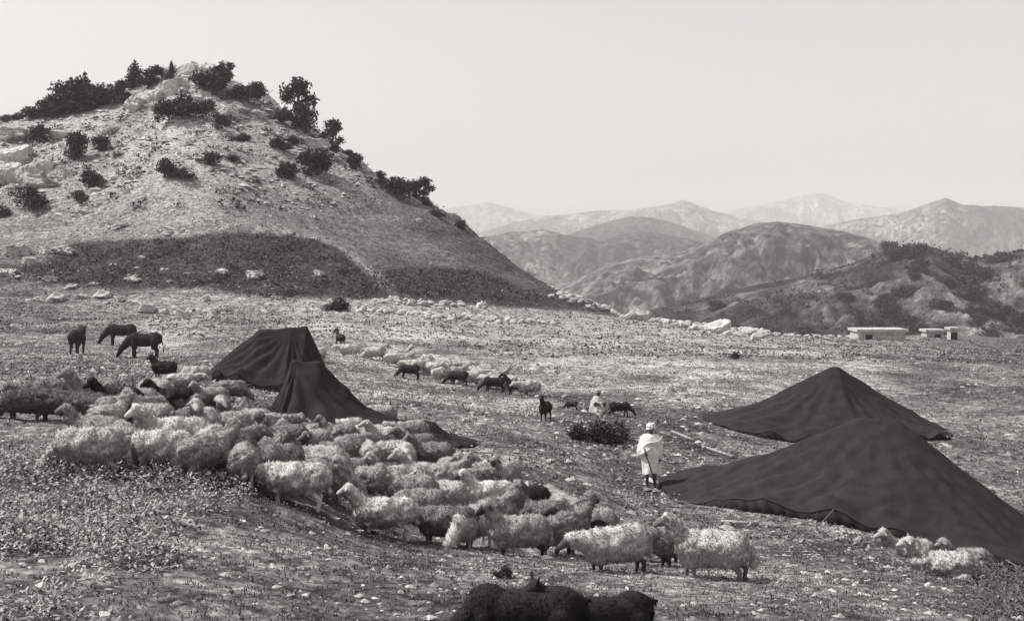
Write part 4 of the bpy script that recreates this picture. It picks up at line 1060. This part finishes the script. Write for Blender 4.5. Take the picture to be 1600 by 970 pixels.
# ------------------------------------------------------------------ trees and shrubs
m = NT('leaf_mat', 0.8, 0.1)
m.base(m.math('MULTIPLY_ADD', m.math('POWER', m.attr('tone'), 2.0), .085, .018)); LEAF = m.m
m = NT('bark_mat', 0.95, 0.05); m.base(m.ramp(m.noise(m.coord(), 12, 5), [(0.3, .04), (0.7, .12)])); BARK = m.m
def tree_kind(kind, seed, leaves=900):
    r = np.random.default_rng(seed); rr = random.Random(seed)
    lobes = []; tubes = []
    if kind == 'round':
        for k in range(14): a = rr.uniform(0, 6.28); d = rr.uniform(.05, .42); lobes.append(((d * math.cos(a), d * math.sin(a), rr.uniform(.12, .85 - .5 * d)), rr.uniform(.14, .24)))
    elif kind == 'pointed':
        for k in range(11): t = k / 10; a = rr.uniform(0, 6.28); d = .14 * (1 - t); lobes.append(((d * math.cos(a), d * math.sin(a), .16 + .82 * t), .25 * (1 - t) ** .8 + .05))
    elif kind == 'ragged':
        for k in range(15): a = rr.uniform(0, 6.28); d = rr.uniform(.02, .42); lobes.append(((d * math.cos(a), d * math.sin(a), rr.uniform(.12, .92)), rr.uniform(.10, .21)))
    else:
        for k in range(12): a = rr.uniform(0, 6.28); d = rr.uniform(.05, .5); lobes.append(((d * math.cos(a), d * math.sin(a), rr.uniform(.10, .70 - .5 * d)), rr.uniform(.14, .30)))
    tubes.append(tube([(0, 0, -.06), (.02, .01, .25), (.0, .02, .6)], [.045, .035, .018], 6))
    for c, s in lobes:
        b = (.01, .01, min(c[2] * .55, .4)); tubes.append(tube([b, tuple((b[i] + c[i]) / 2 + (.02 if i == 2 else 0) for i in range(3)), c], [.018, .012, .005], 5))
    w = np.array([s ** 2 for _, s in lobes]); k = r.choice(len(lobes), leaves, p=w / w.sum())
    C = np.array([c for c, _ in lobes])[k]; S = np.array([s for _, s in lobes])[k]
    n = r.normal(size=(leaves, 3)); n /= np.linalg.norm(n, axis=1)[:, None]
    pos = C + n * (S * r.random(leaves) ** .33 * r.uniform(.75, 1.5, leaves))[:, None] * np.array([1, 1, .85])
    pos[:, 2] = np.maximum(pos[:, 2], .01)
    u = r.normal(size=(leaves, 3)); u /= np.linalg.norm(u, axis=1)[:, None]; v = np.cross(u, r.normal(size=(leaves, 3))); v /= np.linalg.norm(v, axis=1)[:, None]
    sz = r.uniform(.018, .048, leaves)[:, None]
    V = np.stack([pos - u * sz * 1.4, pos + v * sz * .8, pos + u * sz * 1.4, pos - v * sz * .8], 1).reshape(-1, 3)
    me = mesh('crown', V, np.arange(leaves * 4).reshape(-1, 4), LEAF); attr(me, 'tone', np.repeat(r.random(leaves), 4))
    return me, join_tubes('trunk', tubes, BARK)
TK = {k: [tree_kind(k, 10 * i + j, 1700) for j in range(3)] for i, k in enumerate(('round', 'pointed', 'ragged', 'low'))}
def tree(px, py, hpx, kind, label, group, wide=1.0, dmin=80, p=None, name='tree'):
    if p is None: p = at(px, py, dmin)
    s = hpx / F * p.y; r = random.Random(int(px * 3 + py * 5))
    e = empty(name, (p.x, p.y, p.z - .05 * s), r.uniform(0, 6.2), (s * wide, s * wide, s)); tag(e, label, 'tree' if name == 'tree' else 'shrub', group)
    c, t = TK[kind][r.randrange(3)]
    e.scale = (e.scale[0] * 1.12, e.scale[1] * 1.12, e.scale[2] * 1.05)
    link('crown', c, e); link('trunk', t, e)
    return e
TG = 'dark trees and shrubs on the rocky hill'
TL = 'dark tree in the row along the hill\'s left skyline'
for (px, py, h_, kd, wd) in [(8, 190, 14, 'low', 1.5), (28, 188, 16, 'low', 1.5), (50, 186, 24, 'round', 1.2), (62, 184, 18, 'low', 1.5), (77, 182, 32, 'round', 1.1), (88, 180, 28, 'low', 1.2), (97, 178, 40, 'round', 1.0), (124, 172, 34, 'low', 1.3), (148, 166, 36, 'round', 1.1), (160, 163, 26, 'low', 1.4), (190, 160, 32, 'ragged', 1.1)]:
    tree(px, py, h_, kd, TL + (', low end at the picture\'s edge' if px < 70 else ', higher end towards the summit'), TG, wd)
tree(114, 174, 58, 'round', 'tallest rounded tree of the left skyline row', TG, 1.0); tree(133, 168, 54, 'pointed', 'pointed tree standing in the left skyline row', TG, .9); tree(170, 162, 38, 'round', 'rounded tree at the right end of the left skyline row', TG, 1.2)
tree(211, 136, 40, 'pointed', 'pointed tree on the skyline left of the summit crag', TG, .95); tree(236, 134, 28, 'ragged', 'low spreading tree beside the pointed one left of the crag', TG, 1.7)
for (px, py, h_, kd, wd, lab) in [(268, 126, 30, 'pointed', .6, 'thin dark tree left of the highest crag'), (322, 150, 46, 'round', 1.1, 'broad dark tree just right of the highest crag'), (341, 138, 32, 'ragged', 1.2, 'ragged tree on the skyline right of the crag'), (355, 128, 30, 'ragged', .8, 'tree with a small raised head right of the crag'),
        (376, 156, 28, 'round', 1.2, 'first tree of the pair at the shoulder right of the summit'), (402, 156, 34, 'round', 1.2, 'second tree of the pair at the shoulder right of the summit'), (264, 192, 42, 'round', .9, 'dark upright bush at the foot of the summit crag'), (286, 178, 42, 'low', 1.2, 'broad dark bush within the summit crag'),
        (322, 184, 36, 'round', .8, 'upright dark bush in the crag right of centre'), (346, 204, 32, 'round', .6, 'narrow dark bush below the crag'), (62, 224, 34, 'round', .9, 'dark round bush above the huge left boulder'), (122, 248, 50, 'round', .7, 'tall dark bush right of the huge left boulder'),
        (157, 236, 28, 'round', 1.1, 'round bush beside the tall dark bush at left'), (47, 322, 40, 'low', 1.1, 'dark bush hanging under the huge left boulder'), (140, 294, 34, 'round', 1.3, 'dome-shaped dark bush in the left slope'), (126, 312, 20, 'low', 1.1, 'small bush below the dome-shaped one'),
        (258, 278, 38, 'round', .8, 'upright bush alone at the middle of the slope'), (284, 278, 20, 'low', 1.8, 'flat bush trailing right of the upright bush mid-slope'), (326, 256, 24, 'low', 1.3, 'low dark bush at mid-slope'), (364, 252, 14, 'low', 1.5, 'tiny dark bush right of the low mid-slope bush'),
        (6, 338, 22, 'low', 1.3, 'dark bush at the left edge low on the hill'), (436, 190, 24, 'low', 1.4, 'low bush left of the tall ragged tree'), (466, 194, 66, 'ragged', .8, 'tall ragged tree on the right shoulder of the hill'), (478, 206, 50, 'round', .8, 'dark dense tree against the tall ragged one'),
        (434, 232, 26, 'low', 1.2, 'bush left under the right shoulder'), (460, 226, 18, 'low', 1.8, 'flat bush under the right shoulder'), (520, 236, 46, 'ragged', .9, 'open-crowned tree on the right skyline'), (497, 274, 48, 'round', 1.1, 'big round dark bush on the right slope'),
        (450, 278, 28, 'round', 1.2, 'rounded bush left of the big round one'), (556, 266, 30, 'round', .9, 'single rounded tree on the right skyline'), (596, 290, 22, 'ragged', 1.1, 'small tree at the upper end of the right skyline clump'), (618, 304, 34, 'round', 1.3, 'widest tree of the right skyline clump'),
        (640, 310, 34, 'round', 1.2, 'tree in the middle of the right skyline clump'), (662, 312, 34, 'ragged', 1.1, 'tree at the lower end of the right skyline clump'), (668, 322, 16, 'low', 1.1, 'bush just below the right skyline clump'), (684, 338, 14, 'low', 1.4, 'low bush on the descending skyline'),
        (722, 358, 18, 'round', 1.2, 'lone small bush low on the descending skyline'), (548, 244, 14, 'low', 1.2, 'tiny bush above the single rounded tree'), (355, 108, 12, 'low', 1.0, 'tuft on the skyline right of the highest crag'), (380, 220, 16, 'low', 1.6, 'flat dark bush in the upper scree'), (530, 484, 26, 'low', 1.3, 'dark bush at the hill\'s foot behind the left tents')]:
    tree(px, py, h_, kd, lab, TG, wd, name='tree' if kd != 'low' else 'shrub')
r = random.Random(8)
for k in range(90):            # trees on the near right-hand hill
    px = r.uniform(1080, 1640) if k < 40 else r.uniform(1380, 1640); t = r.uniform(-.75, -.18)
    if k < 26: px, t = 1500 + 6.0 * k + r.uniform(-5, 5), r.uniform(-.15, -.02)
    p = on_ridge('near_hill', px, t)
    row = HZ - F * p.z / p.y
    lab = 'tree on the skyline of the dark right-hand hill' if k < 26 else 'dark tree on the %s of the right-hand hill, %s' % ('lower slope' if t < -.35 else 'upper slope', 'left of the far huts' if px < 1340 else 'behind the far huts' if px < 1500 else 'right of the far huts')
    tree(px, row, r.uniform(12, 30) if k >= 26 else r.uniform(4, 9), r.choice(['round', 'round', 'low']), lab, 'trees on the right-hand hill', r.uniform(1.0, 1.5), p=p)
for (px, py, h_, lab) in [(1148, 560, 14, 'single dark bush in the open pasture above the pointed tent'), (905, 688, 34, 'low dark thorn bush below the seated person'), (940, 692, 48, 'broadest dark thorn bush below the seated person'), (964, 684, 34, 'dark thorn bush right of the broadest one'), (790, 902, 26, 'small dark bush in the foreground above the black goats')]:
    tree(px, py, h_, 'low', lab, 'bushes on the pasture', 1.0, dmin=8, name='shrub')

# ------------------------------------------------------------------ far buildings
m = NT('whitewash_mat', 0.9, 0.1); m.base(m.ramp(m.noise(m.coord(), 2, 6, .6), [(0.3, .25), (0.6, .52)])); WHITE = m.m
def boxes(name, bs, mat):
    V, Fc = [], []
    for lo, hi in bs:
        (a, b, c), (d, e, f) = lo, hi; o = len(V)
        V += [(a, b, c), (d, b, c), (d, e, c), (a, e, c), (a, b, f), (d, b, f), (d, e, f), (a, e, f)]
        Fc += [tuple(k + o for k in q) for q in [(0, 3, 2, 1), (4, 5, 6, 7), (0, 1, 5, 4), (1, 2, 6, 5), (2, 3, 7, 6), (3, 0, 4, 7)]]
    me = bpy.data.meshes.new(name); me.from_pydata(V, [], Fc); me.materials.append(mat); return me
def hut(px, py, w_, dp, hh, label, door=0.0):
    p = at(px, py, 120, 200); e = empty('hut', p); tag(e, label, 'hut')
    t = .3; x0, x1 = -w_ / 2, w_ / 2
    link('wall', boxes('wall', [((x0, 0, -.6), (door - .45, t, hh)), ((door + .45, 0, -.6), (x1, t, hh)), ((door - .45, 0, hh - .35), (door + .45, t, hh))], WHITE), e)
    link('wall', boxes('wall', [((x0, dp - t, -.6), (x1, dp, hh))], WHITE), e)
    link('wall', boxes('wall', [((x0, t, -.6), (x0 + t, dp - t, hh))], WHITE), e); link('wall', boxes('wall', [((x1 - t, t, -.6), (x1, dp - t, hh))], WHITE), e)
    link('roof', boxes('roof', [((x0 - .25, -.45, hh + .02), (x1 + .25, dp + .3, hh + .34))], WHITE), e)
    link('door', boxes('door', [((door - .44, t * .5, -.3), (door + .44, t * .5 + .06, hh - .36))], DARKCLOTH), e)
hut(1378, 531, 5.9, 3.6, 1.0, 'long low whitewashed hut at the far edge of the pasture', -1.6)
hut(1461, 527, 2.4, 2.2, .75, 'small low white hut right of the long one', .4)
hut(1491, 531, .95, 1.4, 1.35, 'narrow upright white hut at the right end of the far buildings', 0)

# poles lying on the trodden ground between the tents
for (a, b, lab) in [((1098, 700), (1146, 716), 'pale wooden pole lying on the ground between the tents'), ((1126, 818), (1186, 822), 'pale pole lying along the front of the largest tent'), ((1436, 660), (1478, 672), 'pale pole propped on the right edge of the pointed tent'), ((1050, 676), (1084, 690), 'dark pole lying left of the tents')]:
    p, q = at(*a), at(*b); p.z += .05; q.z += .05
    v, f = tube([Vector((0, 0, 0)), q - p], [.04, .05], 8)
    tag(link('pole', join_tubes('pole', [(v, f)], WOOD), loc=p), lab, 'pole')

# ------------------------------------------------------------------ grass and small stones
m = NT('grass_mat', 0.85, 0.1); m.base(m.ramp(m.attr('tone'), [(0.0, .045), (0.55, .11), (0.85, .24), (1.0, .42)])); GRASS = m.m
def scatter_xy(n, d0, d1, power, rg, x0=-80, x1=1680):
    t = rg.random(n); d = (d0 ** power + t * (d1 ** power - d0 ** power)) ** (1 / power)
    px = rg.uniform(x0, x1, n)
    return (px - 800) / F * d, d, px
def grass(name, label, n, d0, d1, power, hgt, wid, rg, blades=5, tall=None, pale=0.5, keep=None, spread=.05):
    x, y, px = scatter_xy(n, d0, d1, power, rg)
    z = height(x, y); row = HZ - F * z / y
    den = fbm(x * .9, y * .9, 3) + .5 * fbm(x * .17 + 7, y * .17, 2)
    k = den > rg.uniform(-.9, .35, n)
    if keep is not None: k &= keep(px, row, y)
    x, y, z, px, row = x[k], y[k], z[k], px[k], row[k]
    n = len(x); B = blades
    hs = hgt * (.5 + rg.random(n)) * (1 if tall is None else tall(px, row))
    bx = np.repeat(x, B) + rg.normal(0, spread, n * B); by = np.repeat(y, B) + rg.normal(0, spread, n * B); bz = np.repeat(z, B) - .02
    a = rg.uniform(0, 2 * np.pi, n * B); le = rg.uniform(.1, .8, n * B); h = np.repeat(hs, B) * rg.uniform(.6, 1.2, n * B); w = wid * rg.uniform(.6, 1.3, n * B)
    dx, dy = np.cos(a), np.sin(a)
    p0 = np.stack([bx - dy * w, by + dx * w, bz], -1); p1 = np.stack([bx + dy * w, by - dx * w, bz], -1)
    pm0 = np.stack([bx + dx * h * le * .35 - dy * w * .8, by + dy * h * le * .35 + dx * w * .8, bz + h * .6], -1); pm1 = np.stack([bx + dx * h * le * .35 + dy * w * .8, by + dy * h * le * .35 - dx * w * .8, bz + h * .6], -1)
    pt = np.stack([bx + dx * h * le, by + dy * h * le, bz + h * (1 - .3 * le)], -1)
    V = np.stack([p0, p1, pm0, pm1, pt], 1).reshape(-1, 3); i = np.arange(n * B)[:, None] * 5
    Fc = np.concatenate([i + [0, 1, 3], i + [0, 3, 2], i + [2, 3, 4]])
    me = mesh(name, V, Fc, GRASS); me.materials[0] = GRASS
    tn = np.clip(np.repeat(rg.random(n) ** (1.2 / max(pale, .05) * .5), B) * .7 + rg.random(n * B) * .3, 0, 1)
    attr(me, 'tone', np.repeat(tn, 5))
    tag(link(name, me), label, 'grass', kind='stuff')
grass('grass', 'short rough grass of the foreground', 28000, 7.6, 28, 1.3, .045, .007, np.random.default_rng(1), 6, None, .55, spread=.045)
grass('dry_grass', 'dry grass tussocks over the middle pasture', 20000, 25, 80, 1.1, .07, .022, np.random.default_rng(2), 5, None, 1.3, spread=.10)
grass('hill_grass', 'coarse tussocks on the hill foot and far pasture', 16000, 75, 175, 1.2, .12, .08, np.random.default_rng(3), 4, None, 1.4, keep=lambda px, row, y: (row > 150), spread=.30)
def leafy(name, label, n, d0, d1, power, size, hgt, rg, keep=None, pale=1.0, per=8, spread=.07, x0=-80, x1=1680):
    """low leafy plants: rosettes of pointed leaves at many tilts"""
    x, y, px = scatter_xy(n, d0, d1, power, rg, x0, x1); z = height(x, y); row = HZ - F * z / y
    k = (fbm(x * .7 + 3, y * .7, 3) > rg.uniform(-.6, .45, n))
    if keep is not None: k &= keep(px, row, y)
    x, y, z = x[k], y[k], z[k]; n = len(x); N = n * per
    h = np.repeat(hgt * rg.uniform(.3, 1.2, n), per) * rg.random(N)
    p = np.stack([np.repeat(x, per) + rg.normal(0, spread, N), np.repeat(y, per) + rg.normal(0, spread, N), np.repeat(z, per) + .01 + h], -1)
    a = rg.uniform(0, 6.28, N); el = rg.uniform(-.2, 1.0, N); s_ = size * rg.uniform(.5, 1.4, N)
    d = np.stack([np.cos(a) * np.cos(el), np.sin(a) * np.cos(el), np.sin(el)], -1); w = np.stack([-np.sin(a), np.cos(a), rg.normal(0, .3, N)], -1)
    V = np.stack([p, p + d * s_[:, None] * .5 + w * s_[:, None] * .22, p + d * s_[:, None], p + d * s_[:, None] * .5 - w * s_[:, None] * .22], 1).reshape(-1, 3)
    me = mesh(name, V, np.arange(N * 4).reshape(-1, 4), GRASS)
    tn = np.clip(np.repeat(rg.random(n), per) * .55 + rg.random(N) * .5, 0, 1) * pale
    attr(me, 'tone', np.repeat(np.clip(tn, 0, 1), 4)); tag(link(name, me), label, 'plants', kind='stuff')
def thicket(name, label, n, rg):
    pxs, ts, D, W, Z = RSURF['near_hill']
    i = rg.integers(0, len(pxs), n); j = rg.integers(10, 70, n)
    d = D + ts[j] * W; x = (pxs[i] - 800) / F * d; z = Z[j, i]; dn = fbm(x / 22, d / 30, 3)
    k = dn > rg.uniform(-.35, .45, n); x, d, z = x[k], d[k], z[k]; n = len(x); per = 22; N = n * per
    R = np.repeat(rg.uniform(.6, 2.2, n), per)
    p = np.stack([np.repeat(x, per), np.repeat(d, per), np.repeat(z, per)], -1) + rg.normal(0, .5, (N, 3)) * R[:, None] + np.stack([0 * R, 0 * R, R * .5], -1)
    u = rg.normal(size=(N, 3)); u /= np.linalg.norm(u, axis=1)[:, None]; v = np.cross(u, rg.normal(size=(N, 3))); v /= np.linalg.norm(v, axis=1)[:, None]; s_ = rg.uniform(.2, .5, (N, 1))
    V = np.stack([p - u * s_, p + v * s_ * .7, p + u * s_, p - v * s_ * .7], 1).reshape(-1, 3)
    me = mesh(name, V, np.arange(N * 4).reshape(-1, 4), LEAF); attr(me, 'tone', np.repeat(rg.random(N), 4)); tag(link(name, me), label, 'scrub', kind='stuff')
thicket('thicket', 'dark scrub covering the right-hand hill', 2300, np.random.default_rng(31))
leafy('weeds', 'low leafy weeds in the foreground turf', 9000, 8.6, 26, 1.2, .034, .035, np.random.default_rng(21), pale=1.0)
leafy('tall_weeds', 'taller leafy weeds at the left of the foreground', 4200, 9.2, 18, 1.2, .05, .20, np.random.default_rng(22), keep=lambda px, row, y: (px < 340 - 1.2 * np.clip(row - 800, 0, 200) + 60 * np.sin(row / 17)) & (row > 690), pale=1.7, per=16, spread=.09, x0=-80, x1=400)
leafy('broad_weeds', 'pale broad-leaved weeds at the left of the foreground', 700, 9.2, 17, 1.2, .075, .18, np.random.default_rng(27), keep=lambda px, row, y: (px < 300 - 1.3 * np.clip(row - 800, 0, 200) + 50 * np.sin(row / 13)) & (row > 720), pale=1.6, per=14, spread=.10, x0=-80, x1=360)
leafy('corner_weeds', 'leafy weeds in the lower right corner', 900, 9.2, 18, 1.2, .05, .16, np.random.default_rng(25), pale=.8, per=14, spread=.09, x0=1530, x1=1700)
leafy('pasture_weeds', 'leafy clumps over the middle pasture', 20000, 24, 95, 1.1, .10, .06, np.random.default_rng(23), pale=1.1, per=6, spread=.16)
leafy('heath', 'dark heath covering the band at the hill\'s foot', 5200, 100, 150, 1.4, .28, .28, np.random.default_rng(26), keep=lambda px, row, y: inpoly(px, row, [(118, 384), (270, 374), (380, 366), (490, 376), (530, 392), (555, 416), (600, 458), (560, 470), (430, 470), (330, 448), (170, 448), (0, 428), (60, 416)]) | inpoly(px, row, [(572, 430), (640, 421), (740, 424), (800, 444), (860, 466), (820, 474), (720, 470), (610, 456)]), pale=.3, per=16, spread=.4, x0=-20, x1=900)
leafy('hill_scrub', 'small dark scrub dotted over the hillside', 1500, 98, 192, 1.6, .45, .7, np.random.default_rng(24), keep=lambda px, row, y: (px < 780) & (row < 330), pale=.25, per=26, spread=.42)

m = NT('pebble_mat', 0.9, 0.1); m.base(m.math('MULTIPLY_ADD', m.attr('tone'), .38, .16)); PEB = m.m
OCT = np.array([(1, 0, 0), (0, 1, 0), (-1, 0, 0), (0, -1, 0), (0, 0, .7), (0, 0, -.4)], float); OF = np.array([(0, 1, 4), (1, 2, 4), (2, 3, 4), (3, 0, 4), (1, 0, 5), (2, 1, 5), (3, 2, 5), (0, 3, 5)])
def pebbles(name, label, n, d0, d1, power, s0, s1, rg, keep=None):
    x, y, px = scatter_xy(n, d0, d1, power, rg); z = height(x, y); row = HZ - F * z / y
    k = (fbm(x * .5 + 31, y * .5, 3) > rg.uniform(-.55, .5, n))
    if keep is not None: k &= keep(px, row)
    x, y, z = x[k], y[k], z[k]; n = len(x)
    s = s0 + (s1 - s0) * rg.random(n) ** 3
    a = rg.uniform(0, 6.28, n); sx = s * rg.uniform(.8, 1.7, n); sy = s * rg.uniform(.7, 1.2, n); sz = s * rg.uniform(.5, 1.0, n)
    J = OCT[None] + rg.normal(0, .16, (n, 6, 3))
    X = J[:, :, 0] * sx[:, None]; Y = J[:, :, 1] * sy[:, None]; Z = J[:, :, 2] * sz[:, None]
    V = np.stack([x[:, None] + X * np.cos(a)[:, None] - Y * np.sin(a)[:, None], y[:, None] + X * np.sin(a)[:, None] + Y * np.cos(a)[:, None], z[:, None] + Z + sz[:, None] * .1], -1).reshape(-1, 3)
    me = mesh(name, V, (np.arange(n)[:, None, None] * 6 + OF[None]).reshape(-1, 3), PEB); attr(me, 'tone', np.repeat(rg.random(n), 6))
    tag(link(name, me), label, 'pebbles', kind='stuff')
pebbles('pebbles', 'pale pebbles strewn in the foreground turf', 11500, 7.8, 28, 1.2, .010, .06, np.random.default_rng(5))
pebbles('field_stones', 'pale stones strewn over the middle pasture', 22000, 26, 115, 1.1, .03, .16, np.random.default_rng(6), keep=lambda px, row: (px < 1230 + 60 * np.sin(row / 9)) | (row > 800) | ((px * 7919).astype(int) % 5 == 0))
pebbles('scree', 'pale scree stones over the upper hillside', 26000, 98, 198, 2.0, .10, .60, np.random.default_rng(7), keep=lambda px, row: (px < 760) & (row < 300 + 40 * np.sin(px / 60)))
